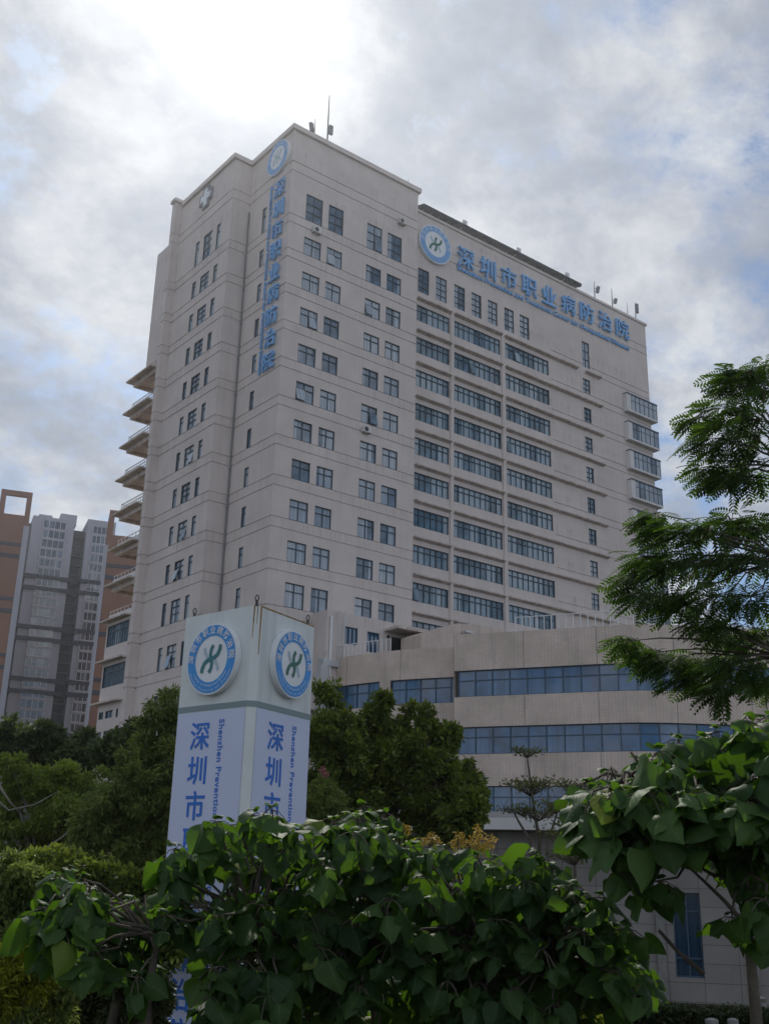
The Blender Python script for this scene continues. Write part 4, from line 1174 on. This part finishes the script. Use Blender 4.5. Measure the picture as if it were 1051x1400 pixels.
LM['pink'] = leaf_mat('pink_petal', (0.45, 0.16, 0.18), (0.6, 0.28, 0.28), (0.4, 0.15, 0.15), 0.25, 0.5)

LEAF4_V = [(0, 0, 0), (-0.5, 0.45, 0.10), (0, 1, -0.05), (0.5, 0.45, 0.10)]
LEAF4_F = [(0, 2, 1), (0, 3, 2)]

def heart_leaf():
    vs, uv, fs = [], [], []
    rows = [0.0, 0.10, 0.24, 0.44, 0.66, 0.86, 1.0]
    wid = [0.34, 0.50, 0.575, 0.54, 0.40, 0.17, 0.0]
    us = (-1, -0.5, 0, 0.5, 1)
    for t, w in zip(rows, wid):
        for u in us:
            y = t-0.17*abs(u)**1.5*(1-t)**2
            z = -0.42*abs(u)**1.4*w*(1-0.35*t)-0.26*t*t+0.03*math.sin(8*t+2.5*u)*abs(u)
            vs.append((u*w, y, z)); uv.append((u*w*1.9, t))
    for i in range(len(rows)-1):
        for j in range(4):
            fs.append((i*5+j, i*5+j+1, (i+1)*5+j+1, (i+1)*5+j))
    return vs, fs, uv
HEART = heart_leaf()
def curl(L, rng):
    """every leaf gets its own twist, side bend and wavy margin"""
    N = len(L); x, y, z = L[..., 0].copy(), L[..., 1].copy(), L[..., 2].copy()
    tw = rng.normal(0, 0.75, (N, 1))*y; bend = rng.normal(0, 0.16, (N, 1)); ph = rng.uniform(0, 6.28, (N, 1)); am = rng.uniform(0.03, 0.13, (N, 1))
    x = x*(1+rng.normal(0, 0.10, (N, 1))*np.sign(x))
    z = z+am*np.sin(9*y+ph+3*np.sign(x))*np.abs(x)*2.0+rng.uniform(-0.05, 0.28, (N, 1))*(-y*y)
    x2 = x*np.cos(tw)+z*np.sin(tw); z2 = -x*np.sin(tw)+z*np.cos(tw)
    return np.stack([x2+bend*y*y, y, z2], -1)

def frond():
    vs, fs = [], []
    n = 8
    def curve(t): return np.array([0, t, -0.30*t*t])
    for i in range(6):
        t0, t1 = i/6, (i+1)/6; a, b = curve(t0), curve(t1); w = 0.010
        k = len(vs); vs += [tuple(a+(-w, 0, 0)), tuple(a+(w, 0, 0)), tuple(b+(w, 0, 0)), tuple(b+(-w, 0, 0))]; fs.append((k, k+1, k+2, k+3))
    for i in range(n):
        t = 0.12+0.86*i/(n-1); c = curve(t); L = 0.32*math.sin(math.pi*(0.18+0.74*t))+0.04
        for s in (-1, 1):
            d = np.array([s*0.82, 0.50, -0.16]); d /= np.linalg.norm(d); q = np.cross(d, (0, 0, 1)); q /= np.linalg.norm(q)
            w = 0.050
            tip = c+d*L+np.array([0, 0, -0.10*L]); m_ = c+d*L*0.5
            k = len(vs); vs += [tuple(c), tuple(m_+q*w), tuple(tip), tuple(m_-q*w)]
            fs.append((k, k+1, k+2, k+3))
    return vs, fs
FROND = frond()

def rand_dirs(n, rng):
    v = rng.normal(size=(n, 3)); return v/np.linalg.norm(v, axis=1, keepdims=True)

def px2r(r, D): return r*D/F_PX*1.02

def crown_points(blobs, D, density, rng, sub=0.34, djit=0.6):
    """blobs: (px, py, rpx[, flatten]) -> points, outward directions"""
    P, O = [], []
    for b in blobs:
        px, py, rp = b[:3]; fl = b[3] if len(b) > 3 else 1.0
        c = atD(px, py, D+rng.uniform(-djit, djit)*px2r(rp, D)); r = px2r(rp, D)
        ns = max(5, int(26*(0.5+fl/2)))
        dirs = rand_dirs(ns, rng); rr = rng.uniform(0.35, 0.95, ns)[:, None]
        cen = dirs*rr*r*np.array([1, 1, fl])
        per = max(3, int(density*(rp/20.0)**2/ns*(0.45+0.55*fl)))
        for k in range(ns):
            d = rand_dirs(per, rng); sr = r*sub*rng.uniform(0.6, 1.25)
            p = cen[k]+d*(rng.uniform(0, 1, per)**0.45)[:, None]*sr*np.array([1, 1, 0.45+0.35*fl])
            P.append(c+p); o = d*0.7+dirs[k]*0.5+np.array([0, 0, 0.1]); O.append(o)
    return np.concatenate(P), np.concatenate(O)

def leaf_cloud(name, P, O, size, aspect, m, parent, rng, droop=0.3):
    n = len(P)
    fwd = O+rng.normal(size=(n, 3))*0.55+np.array([0, 0, -droop])
    Rm = frames(fwd, np.tile([[0, 0, 0.8]], (n, 1))+rng.normal(size=(n, 3))*0.8)
    s = size*rng.uniform(0.65, 1.3, n)
    S = np.stack([s*aspect, s, s], 1)
    return batch(name, LEAF4_V, LEAF4_F, None, Rm, S, P, m, parent, smooth=False)

def bez(a, b, sag, n=5, rng=None, jit=0.0):
    a, b = np.array(a, float), np.array(b, float); out = []
    for i in range(n+1):
        t = i/n; p = a*(1-t)+b*t+np.array([0, 0, sag])*4*t*(1-t)
        if rng is not None and 0 < i < n: p = p+rng.normal(size=3)*jit
        out.append(p)
    return out

def tree(name, label, D, blobs, base, m, leaf, aspect=0.5, density=500, trunk_r=0.15, group=None, seed=1, bark='bark', limbs=True, droop=0.3, sub=0.34, extra=None, category='tree', djit=0.6):
    rng = np.random.default_rng(seed)
    b = atD(*base, D); b[2] = ground_z(b[0], b[1])-0.1
    root = empty(name, b, label, category, group)
    cs = [atD(q[0], q[1], D) for q in blobs]
    mid = np.mean(cs, axis=0); top = max(cs, key=lambda c: c[2])
    hz = b[2]+(mid[2]-b[2])*0.55
    fork = np.array([b[0]*0.6+mid[0]*0.4, b[1]*0.6+mid[1]*0.4, hz])
    tm = MB()
    tm.tube(bez(b, fork, 0, 5, rng, trunk_r*0.35)+[fork*0.35+top*0.65], [trunk_r*1.25, trunk_r*1.1, trunk_r, trunk_r*0.95, trunk_r*0.9, trunk_r*0.75, trunk_r*0.3], 9)
    tm.build('trunk', MAT[bark], root, smooth=True)
    if limbs:
        lm = MB()
        for c in cs:
            lm.tube(bez(fork, c, (c[2]-fork[2])*0.12, 5, rng, 0.05), [trunk_r*0.5, trunk_r*0.4, trunk_r*0.32, trunk_r*0.25, trunk_r*0.18, trunk_r*0.08], 6)
        lm.build('limbs', MAT[bark], root, smooth=True)
    P, O = crown_points(blobs, D, density, rng, sub=sub, djit=djit)
    leaf_cloud('crown', P, O, leaf, aspect, LM[m], root, rng, droop)
    return root

# --- dark trees before the curved wing
KF = 0.96
def thin(bl): return [(x, y, r*KF) for x, y, r in bl]
tree('broadleaf_tree', 'dense dark tree beside the pylon\'s right face, left of three close trees', 32,
     thin([(446, 948, 20), (462, 985, 32), (440, 1010, 34), (470, 1040, 38), (440, 1075, 38), (478, 1095, 38)]), (455, 1230), 'ficus', 0.17, 0.5, 900, 0.16, 'dark trees before the curved wing', 21)
tree('broadleaf_tree', 'dark green tree with pointed leafy top, the middle of three close trees', 33,
     thin([(522, 955, 14), (516, 978, 26), (500, 1005, 34), (545, 1003, 24), (535, 1040, 42), (500, 1075, 44), (545, 1105, 44), (560, 968, 12)]), (520, 1240), 'ficus', 0.17, 0.5, 900, 0.18, 'dark trees before the curved wing', 22)
tree('broadleaf_tree', 'dark green tree at the step of the curved wing, right of three close trees', 32.5,
     thin([(583, 972, 10), (586, 990, 20), (600, 1010, 28), (578, 1035, 36), (600, 1060, 36), (590, 1095, 44), (612, 1120, 40), (618, 1000, 12)]), (590, 1240), 'ficus', 0.17, 0.5, 900, 0.18, 'dark trees before the curved wing', 23)
tree('broadleaf_tree', 'small dark cone-shaped tree at the right end of the dark trees', 31,
     thin([(640, 1045, 8), (640, 1062, 14), (646, 1085, 22), (640, 1110, 28), (650, 1100, 18), (625, 1120, 26)]), (636, 1240), 'ficus', 0.16, 0.5, 1000, 0.10, 'dark trees before the curved wing', 24)
tree('flowering_shrub', 'paler green shrub with a pink blossom before the dark trees, right of the pylon', 24,
     [(438, 1075, 20), (432, 1105, 26), (455, 1100, 20), (448, 1125, 28), (430, 1150, 26)], (440, 1260), 'pale', 0.11, 0.35, 900, 0.05, None, 25, category='shrub')
def pink():
    rng = np.random.default_rng(3)
    P, O = crown_points([(441, 1053, 5), (446, 1060, 4)], 24, 800, rng)
    tag(leaf_cloud('blossom', P, O, 0.045, 0.7, LM['pink'], None, rng), 'small pink blossom at the top of the pale shrub', 'flower')
pink()

# --- trees on the left
tree('broadleaf_tree', 'tall pale green tree with fine drooping leaves, close to the left edge of the pylon', 26,
     [(232, 952, 14), (222, 972, 24), (238, 1000, 28), (200, 985, 14), (212, 1020, 34), (232, 1050, 40), (190, 1060, 36), (160, 1090, 34), (215, 1100, 46), (170, 1130, 40), (130, 1130, 28), (215, 1150, 40), (160, 1165, 38), (120, 1165, 30), (195, 1190, 42)], (195, 1300), 'pale', 0.14, 0.32, 850, 0.14, 'trees on the left', 31, droop=0.7, sub=0.3)
tree('layered_tree', 'light green spreading tree with flat layered foliage at the left edge', 30,
     [(15, 1045, 26, .4), (50, 1062, 40, .38), (100, 1060, 40, .4), (130, 1085, 30, .4), (85, 1092, 50, .35), (20, 1092, 40, .35), (10, 1130, 40, .35), (70, 1130, 45, .35), (120, 1120, 35, .4), (40, 1165, 50, .35), (100, 1165, 40, .35), (15, 1195, 45, .4), (80, 1200, 45, .4)], (60, 1300), 'layer', 0.13, 0.4, 1100, 0.16, 'trees on the left', 32, bark='bark_l')
tree('broadleaf_tree', 'dark round tree in front of the grey apartment tower', 55,
     [(60, 1003, 22), (40, 1018, 22), (78, 1018, 20), (60, 1040, 26)], (60, 1180), 'far', 0.28, 0.5, 900, 0.2, 'far dark trees', 33)
tree('broadleaf_tree', 'dark bushy tree cut by the left edge of the picture, below the terracotta tower', 56,
     [(8, 1000, 20), (18, 1012, 16), (-10, 1020, 30), (15, 1035, 20)], (5, 1180), 'far', 0.28, 0.5, 900, 0.2, 'far dark trees', 34)
tree('broadleaf_tree', 'dark pointed tree between the grey apartment tower and the hospital\'s lower walls', 54,
     [(122, 1003, 8), (120, 1015, 16), (108, 1030, 22), (128, 1040, 22), (92, 1042, 18)], (118, 1180), 'far', 0.28, 0.5, 900, 0.2, 'far dark trees', 35)
tree('broadleaf_tree', 'dark tree below the glazed bays of the hospital, beside the pale drooping tree', 48,
     [(160, 1012, 18), (150, 1030, 24), (178, 1020, 24), (168, 1045, 26), (185, 1000, 14)], (165, 1180), 'far', 0.26, 0.5, 900, 0.2, 'far dark trees', 36)
tree('bare_branch_tree', 'dark understorey tree below the layered tree at the left', 20,
     [(20, 1215, 45), (80, 1215, 45), (140, 1215, 45), (200, 1225, 42), (40, 1270, 50), (110, 1265, 50), (180, 1275, 50), (230, 1290, 40)], (110, 1330), 'ficus', 0.13, 0.45, 900, 0.12, 'trees on the left', 37)
tree('low_shrub', 'dark shrub in the gap under the foreground leaves left of the pylon', 13.5,
     [(90, 1330, 34), (140, 1325, 36), (190, 1335, 34), (120, 1365, 34), (170, 1368, 34), (215, 1372, 26), (70, 1368, 30)], (140, 1440), 'hedge', 0.08, 0.45, 1000, 0.03, None, 41, category='shrub')
def pale_branches():
    m = MB(); rng = np.random.default_rng(5)
    for pts in (((-8, 1090), (12, 1108), (48, 1100), (80, 1082)), ((0, 1075), (15, 1098), (30, 1112)), ((55, 1165), (85, 1145), (112, 1120)), ((62, 1180), (95, 1160), (128, 1152))):
        q = [atD(px, py, 27.8+0.15*i) for i, (px, py) in enumerate(pts)]
        m.tube(q, np.linspace(0.034, 0.010, len(q)), 6)
    q = atD(-8, 1090, 27.8)
    tag(m.build('bare_branches', MAT['bark_l'], None, smooth=True), 'bare pale branches reaching out of the layered foliage at the left edge', 'branches')
pale_branches()
tree('low_shrub', 'bright yellow-green fine-leaved bush in the lower left corner', 8.2,
     [(8, 1325, 26), (35, 1318, 24), (55, 1335, 18), (20, 1350, 26), (48, 1352, 16), (0, 1365, 24)], (15, 1480), 'lime', 0.055, 0.3, 1000, 0.015, None, 38, category='bush', bark='twig')
tree('low_shrub', 'dim green bush above the yellow-green bush at the left edge', 9.5,
     [(10, 1200, 34), (30, 1235, 36), (5, 1265, 34), (60, 1270, 28), (45, 1215, 28), (90, 1330, 30), (70, 1380, 36), (15, 1390, 36)], (25, 1500), 'pale', 0.06, 0.35, 700, 0.02, None, 39, category='bush', bark='twig')
tree('low_shrub', 'small yellow-green bush at the bottom edge under the broad-leaved shrubs', 11,
     [(775, 1398, 18), (800, 1396, 18), (755, 1402, 12), (825, 1402, 14)], (790, 1480), 'lime', 0.05, 0.5, 1100, 0.012, None, 40, category='bush', bark='twig')

# --- tiered saplings before the wing
def sapling(name, label, D, stems, tiers, seed, leaf=0.10, m='sapling', dens=85, group='tiered saplings'):
    rng = np.random.default_rng(seed)
    b = atD(*stems[0][0], D); root = empty(name, (b[0], b[1], ground_z(b[0], b[1])), label, 'tree', group)
    t = MB()
    for s in stems:
        q = [atD(px, py, D+rng.uniform(-0.2, 0.2)) for px, py in s]
        q = [np.array([q[0][0], q[0][1], ground_z(q[0][0], q[0][1])-0.1])]+q
        t.tube(q, np.linspace(0.075, 0.02, len(q))*D/38, 7)
    t.build('trunk', MAT['bark'], root, smooth=True)
    w = MB(); P, O = [], []
    for px, py, rp, cxp in tiers:
        c = atD(cxp, py+rp*0.45, D); r = px2r(rp, D)
        cc = atD(px, py, D)
        nb = max(6, int(rp*0.42))
        for k in range(nb):
            a = 2*math.pi*(k+rng.uniform(-.3, .3))/nb
            e = cc+np.array([math.cos(a), math.sin(a), 0])*r*rng.uniform(0.7, 1.1)+np.array([0, 0, rng.uniform(-.06, .12)*r])
            line = bez(c, e, r*0.05, 5, rng, 0.03*r)
            w.tube(line, [0.022, 0.02, 0.016, 0.013, 0.01, 0.006], 5)
            for p in line[2:]:
                n = max(2, int(dens*0.62/nb*rp/25)); d = rand_dirs(n, rng)
                P.append(p+d*np.array([1, 1, 0.55])*r*0.22); O.append(d*np.array([1, 1, .3])+np.array([0, 0, .4]))
    w.build('twigs', MAT['bark'], root, smooth=True)
    leaf_cloud('crown', np.concatenate(P), np.concatenate(O), leaf, 0.5, LM[m], root, rng, 0.0)
sapling('tiered_sapling', 'thin three-stemmed sapling with flat leaf tiers before the lower blue windows', 38,
        [((737, 1150), (732, 1120), (726, 1080), (721, 1040), (721, 1028)), ((748, 1152), (756, 1128), (762, 1108)), ((725, 1150), (708, 1122), (698, 1102))],
        [(722, 1026, 22, 721), (722, 1072, 36, 725), (735, 1068, 24, 726), (703, 1105, 26, 716), (738, 1108, 34, 733), (764, 1100, 26, 758)], 51, 0.12)
sapling('tiered_sapling', 'yellowish sapling with tiered branches standing left of the large right-hand leaves', 27,
        [((786, 1215), (785, 1170), (781, 1120), (780, 1075))],
        [(782, 1072, 26, 781), (772, 1098, 34, 781), (790, 1125, 36, 782), (770, 1142, 34, 783), (800, 1150, 32, 784), (775, 1170, 26, 785)], 52, 0.09)

# --- yellow blossoms behind the leaves
def yellow():
    rng = np.random.default_rng(8)
    items = [([(549, 1130, 5), (556, 1135, 6), (542, 1126, 4)], 'sparse yellow flower cluster just right of the topmost broad leaf'),
             ([(590, 1146, 8), (597, 1150, 6), (580, 1150, 5)], 'small yellow flower cluster above the leaves, second from the left'),
             ([(626, 1146, 9), (622, 1155, 7), (633, 1152, 6)], 'round yellow flower cluster above the leaves, left of the largest one'),
             ([(653, 1137, 8), (648, 1152, 10), (662, 1155, 11), (672, 1150, 7), (657, 1163, 8)], 'largest yellow flower cluster, at the right end of the blossoms')]
    for bl, lab in items:
        b = atD(bl[0][0], bl[0][1]+20, 9.2)
        r = empty('flower_spray', b, lab, 'flower', 'yellow flower clusters behind the leaves')
        P, O = crown_points(bl, 9.2, 520, rng, sub=0.4)
        leaf_cloud('petals', P, O, 0.019, 0.8, LM['flower'], r, rng)
        s = MB(); g = ground_z(b[0], b[1]); s.tube([(b[0], b[1]+0.1, g), (b[0], b[1], b[2]), atD(bl[0][0], bl[0][1], 9.2)], [0.015, 0.008, 0.004], 6); s.build('stalk', MAT['twig'], r)
        n = 40; d = rand_dirs(n, rng); Pl = b+d*np.array([0.16, 0.16, 0.10])-np.array([0, 0, 0.08])
        leaf_cloud('foliage', Pl, d, 0.06, 0.45, LM['lime'], r, rng)
yellow()

# --- broad-leaved shrubs in the foreground
def broad_shrub(name, label, spots, stems, seed, size=0.20, per=(5, 8), D=(6.0, 7.6)):
    """spots: list of (px, py[, D]) tips of twigs; each carries a drooping whorl of heart-shaped leaves"""
    rng = np.random.default_rng(seed)
    sb = [atD(*s[0], s[1]) for s in stems]
    for s, e_ in zip(sb, stems):
        if len(e_) < 4: s[2] = ground_z(s[0], s[1])-0.05
    root = empty(name, sb[0], label, 'shrub', 'broad-leaved shrubs in the foreground')
    st = MB(); forks = []
    for s, e_ in zip(sb, stems):
        f = atD(*e_[2], e_[1]); forks.append(f); k_ = 0.5 if len(e_) > 3 else 1.0
        st.tube(bez(s, f, 0, 5, rng, 0.03), [0.042*k_, 0.036*k_, 0.032*k_, 0.03*k_, 0.027*k_, 0.02*k_], 8)
    T, Fw, Up, Sz = [], [], [], []
    for sp in spots:
        d = sp[2] if len(sp) > 2 else rng.uniform(*D)
        c = atD(sp[0], sp[1], d)
        f = min(forks, key=lambda q: np.linalg.norm(q-c))
        st.tube(bez(f, c, 0.06, 4, rng, 0.03), [0.014, 0.011, 0.009, 0.007, 0.004], 5)
        n = rng.integers(per[0], per[1]+1); a0 = rng.uniform(0, 6.28)
        for k in range(n):
            a = a0+2*math.pi*k/n+rng.uniform(-.35, .35)
            el = rng.uniform(-0.2, 0.95)                       # how high on the whorl
            out = np.array([math.cos(a), math.sin(a), 0.0])
            pl = rng.uniform(0.05, 0.13)
            bpt = c+out*pl*(1-0.4*max(el, 0))+np.array([0, 0, 0.05*el-0.02])-np.array([0, 0, rng.uniform(0, 0.08)])
            dn = rng.uniform(0.55, 1.5) if el < 0.6 else rng.uniform(0.25, 0.8)
            fw = out+np.array([0, 0, -dn])+rng.normal(size=3)*0.30
            T.append(bpt); Fw.append(fw); Up.append(out*0.8+np.array([0, 0, 0.75])+rng.normal(size=3)*0.42)
            s_ = size*rng.uniform(0.5, 1.28); Sz.append((s_*rng.uniform(0.78, 1.12), s_*rng.uniform(0.9, 1.2), s_*rng.uniform(0.4, 2.0)))
            st.tube([c, (c+bpt)/2+np.array([0, 0, 0.015]), bpt], 0.0025, 4, cap=False)
        # a couple of small young leaves at the tip
        for k in range(2):
            a = rng.uniform(0, 6.28); out = np.array([math.cos(a), math.sin(a), 0.3])
            T.append(c+np.array([0, 0, 0.03])); Fw.append(out+rng.normal(size=3)*0.2); Up.append(np.array([0, 0, 1.0])+rng.normal(size=3)*0.2); Sz.append((size*0.4,)*3)
    st.build('stems', MAT['bark'], root, smooth=True)
    T, Fw, Up, Sz = map(np.array, (T, Fw, Up, Sz))
    batch('foliage', HEART[0], HEART[1], HEART[2], frames(Fw, Up), Sz, T, LM['big'], root, deform=lambda L: curl(L, rng))
    return root

def fill(outline, ybot, n, rng, x0, x1, holes=()):
    """spots below an outline [(x, y)...]"""
    xs, ys = zip(*outline); out = []
    # along the outline first
    L = x1-x0
    for i in range(int(L/24)):
        x = x0+24*i+rng.uniform(0, 18); out.append((x, float(np.interp(x, xs, ys))+rng.uniform(6, 22)))
    yb = ybot if callable(ybot) else (lambda x: ybot)
    for i in range(n):
        x = rng.uniform(x0, x1); yt = float(np.interp(x, xs, ys))+20; b = yb(x)
        if b-yt < 5: continue
        y = yt+(b-yt)*rng.uniform(0, 1)
        if any(((x-hx)/hw)**2+((y-hy)/hh)**2 < 1 for hx, hy, hw, hh in holes): continue
        out.append((x, y))
    return out

_rg = np.random.default_rng(77)
OUT = [(28, 1235), (55, 1190), (95, 1182), (135, 1198), (150, 1230), (178, 1215), (205, 1165), (230, 1150), (265, 1160), (290, 1118), (330, 1108), (370, 1100), (420, 1122), (450, 1120), (478, 1095), (505, 1090), (530, 1110), (552, 1140), (590, 1150), (630, 1160), (665, 1158), (700, 1168), (725, 1152), (750, 1160), (775, 1200), (815, 1215), (850, 1255), (880, 1290), (892, 1335), (895, 1370)]
lows = lambda x: float(np.interp(x, [20, 60, 150, 250, 420, 900], [1262, 1280, 1310, 1390, 1400, 1385]))
broad_shrub('broad_leaf_shrub', 'broad-leaved foreground shrub left of the pylon, hanging over a dark gap', fill(OUT, lows, 50, _rg, 62, 205, ((165, 1262, 30, 26),)), [((150, 1420), 6.9, (150, 1270)), ((215, 1440), 6.6, (215, 1290))], 61, 0.132, D=(6.2, 7.4))
broad_shrub('broad_leaf_shrub', 'broad-leaved foreground shrub covering the foot of the pylon', fill(OUT, 1395, 165, _rg, 222, 545, ((280, 1205, 26, 44), (252, 1290, 32, 56), (236, 1368, 44, 52), (345, 1215, 16, 24))), [((505, 1440), 6.9, (512, 1310)), ((330, 1450), 6.8, (345, 1290)), ((420, 1450), 7.4, (430, 1280))], 62, 0.132, D=(6.2, 7.6))
broad_shrub('broad_leaf_shrub', 'broad-leaved shrub in the foreground below the yellow blossoms, sloping down to the right', fill(OUT, lambda x: 1385 if x < 800 else 1350, 190, _rg, 550, 880), [((640, 1450), 7.0, (650, 1300)), ((760, 1450), 7.0, (755, 1320))], 63, 0.125, D=(6.3, 7.8))
OUTR = [(775, 1085), (800, 1050), (830, 1045), (850, 1060), (880, 1015), (915, 1000), (950, 1015), (990, 985), (1051, 975), (1090, 970)]
botR = lambda x: float(np.interp(x, [775, 800, 830, 860, 900, 940, 980, 1010, 1060, 1100], [1085, 1110, 1140, 1150, 1130, 1140, 1185, 1205, 1250, 1265]))
broad_shrub('broad_leaf_shrub', 'tall broad-leaved shrub filling the right edge, in front of the stone building', fill(OUTR, botR, 118, _rg, 790, 1090, ((948, 1160, 32, 42),))+[(895, 1205, 6.0), (1000, 1255, 6.2), (1040, 1260, 6.3), (850, 1195, 5.9)], [((1048, 1420), 6.4, (1016, 1190)), ((1016, 1190), 6.4, (1065, 1120), 1), ((1016, 1190), 6.4, (955, 1100), 1), ((955, 1100), 6.4, (870, 1085), 1)], 64, 0.142, D=(5.6, 6.9))
def thin_branch():
    m = MB(); q = [atD(px, py, 6.2) for px, py in ((935, 1180), (962, 1205), (990, 1232), (1022, 1268))]; m.tube(q, [0.006, 0.009, 0.012, 0.016], 6)
    q = [atD(px, py, 6.5) for px, py in ((900, 1272), (925, 1300), (962, 1332))]; m.tube(q, [0.010, 0.012, 0.015], 6)
    tag(m.build('bare_branch', MAT['bark'], None, smooth=True), 'thin bare branches crossing in front of the stone building', 'branch')
thin_branch()

# --- feathery street tree on the right
def feather_tree():
    D = 11.0; rng = np.random.default_rng(91)
    bx = atD(1150, 1300, D); g = ground_z(bx[0], bx[1])
    root = empty('feathery_tree', (bx[0], bx[1], g), 'tree with fern-like feathery leaves reaching in from the right edge against the sky', 'tree')
    blobs = [(1025, 508, 18), (1045, 500, 20), (998, 512, 12), (1015, 528, 26), (1000, 560, 34), (960, 570, 18), (1035, 575, 34), (985, 600, 36), (1030, 630, 36), (975, 640, 22), (1000, 655, 26),
             (895, 702, 14), (912, 728, 30), (955, 725, 32), (1000, 715, 34), (1040, 720, 34), (885, 762, 26), (925, 770, 34), (970, 770, 34), (1020, 765, 36),
             (862, 788, 10), (885, 812, 26), (925, 818, 26), (975, 815, 34), (1025, 815, 36), (1000, 860, 32), (1045, 870, 36), (965, 850, 20),
             (862, 876, 12), (885, 893, 24), (920, 900, 30), (960, 905, 32), (1005, 905, 32), (1045, 930, 30), (935, 930, 16), (985, 935, 22)]
    limbs = MB()
    t0 = np.array([bx[0], bx[1], g]); top = atD(1120, 560, D+0.4)
    trunk = bez(t0, top, 0, 7, rng, 0.05)
    tm = MB(); tm.tube(trunk, np.linspace(0.16, 0.06, 8), 10); tm.build('trunk', MAT['bark'], root, smooth=True)
    hubs = [atD(1085, 640, D), atD(1080, 770, D), atD(1075, 900, D)]
    for h in hubs:
        j = min(trunk, key=lambda q: abs(q[2]-h[2]+0.35)); limbs.tube(bez(j, h, 0.05, 3, rng, 0.02), [0.05, 0.045, 0.04, 0.035], 7)
    T, Fw = [], []
    for px, py, rp in blobs:
        c = atD(px, py, D+rng.uniform(-0.35, 0.35)); h = min(hubs, key=lambda q: np.linalg.norm(q-c)); r = px2r(rp, D)
        limbs.tube(bez(h, c, 0.05, 5, rng, 0.025), [0.018, 0.015, 0.012, 0.009, 0.007, 0.004], 6)
        ax = (c-h)/np.linalg.norm(c-h)
        n = int(8+rp*1.2)
        d = rand_dirs(n, rng)
        d[:, 2] *= 0.45
        P = c+d*(rng.uniform(0, 1, (n, 1))**0.5)*r*np.array([1.15, 1.15, 1.0])
        for p, dd in zip(P, d):
            T.append(p); Fw.append(dd*np.array([1, 1, 0.4])*0.9+ax*np.array([1, 1, 0.3])*0.6+np.array([0, 0, -0.30])+rng.normal(size=3)*np.array([.3, .3, .2]))
            if rng.random() < 0.5: limbs.tube([c, (c+p)/2, p], [0.006, 0.004, 0.003], 4, cap=False)
    limbs.build('limbs', MAT['bark'], root, smooth=True)
    T, Fw = np.array(T), np.array(Fw); n = len(T)
    Rm = frames(Fw, np.tile([[0, 0, 1.0]], (n, 1))+rng.normal(size=(n, 3))*0.35)
    s = rng.uniform(0.19, 0.32, n)
    batch('foliage', FROND[0], FROND[1], None, Rm, s, T, LM['feather'], root, smooth=False)
feather_tree()

# --- clipped hedge in front of the stone building
def hedge():
    rng = np.random.default_rng(15); D = 28
    a, b = atD(760, 1362, D), atD(1120, 1345, D-3); g = min(ground_z(a[0], a[1]), ground_z(b[0], b[1]))
    root = empty('clipped_hedge', ((a[0]+b[0])/2, (a[1]+b[1])/2, g), 'low dark clipped hedge along the stone building', 'hedge')
    dv = b-a; dv[2] = 0; L = np.linalg.norm(dv); dv /= L; nv = np.array([-dv[1], dv[0], 0])
    top = a[2]-g
    core = MB(); core.obox((a[0], a[1], g), dv*L, nv*1.1, (0, 0, top-0.15)); core.build('inner_twigs', LM['hedge'], root)
    n = 26000; u = rng.uniform(0, L, n); f = rng.random(n)
    v = np.where(f < 0.4, rng.normal(0, 0.06, n), rng.uniform(0, 1.1, n)); z = np.where(f < 0.4, rng.uniform(0, top, n), top-0.12+rng.normal(0, 0.07, n)+0.06*np.sin(u*1.7))
    P = np.array([a[0], a[1], g])+u[:, None]*dv+v[:, None]*nv+np.stack([0*z, 0*z, z], 1)
    O = rand_dirs(n, rng)*0.6+np.array([0, 0, 0.6])-nv*0.4
    leaf_cloud('foliage', P, O, 0.10, 0.5, LM['hedge'], root, rng)
hedge()

# ------------------------------------------------------------------ haze
def build_haze():
    m = bpy.data.materials.new('haze_air'); m.use_nodes = True
    nt = m.node_tree; nt.nodes.clear(); t = NT(nt)
    v = t.n('ShaderNodeVolumePrincipled', {'Color': (0.86, 0.90, 0.97, 1), 'Density': 0.00022, 'Anisotropy': 0.74})
    o = t.n('ShaderNodeOutputMaterial'); t.link(v.outputs[0], o.inputs['Volume'])
    b = MB(); b.box(CAM[0]-640, CAM[0]+640, CAM[1]-640, CAM[1]+640, -3.6, 114.0)
    h = b.build('haze', m); kind(h, 'stuff'); return h
build_haze()
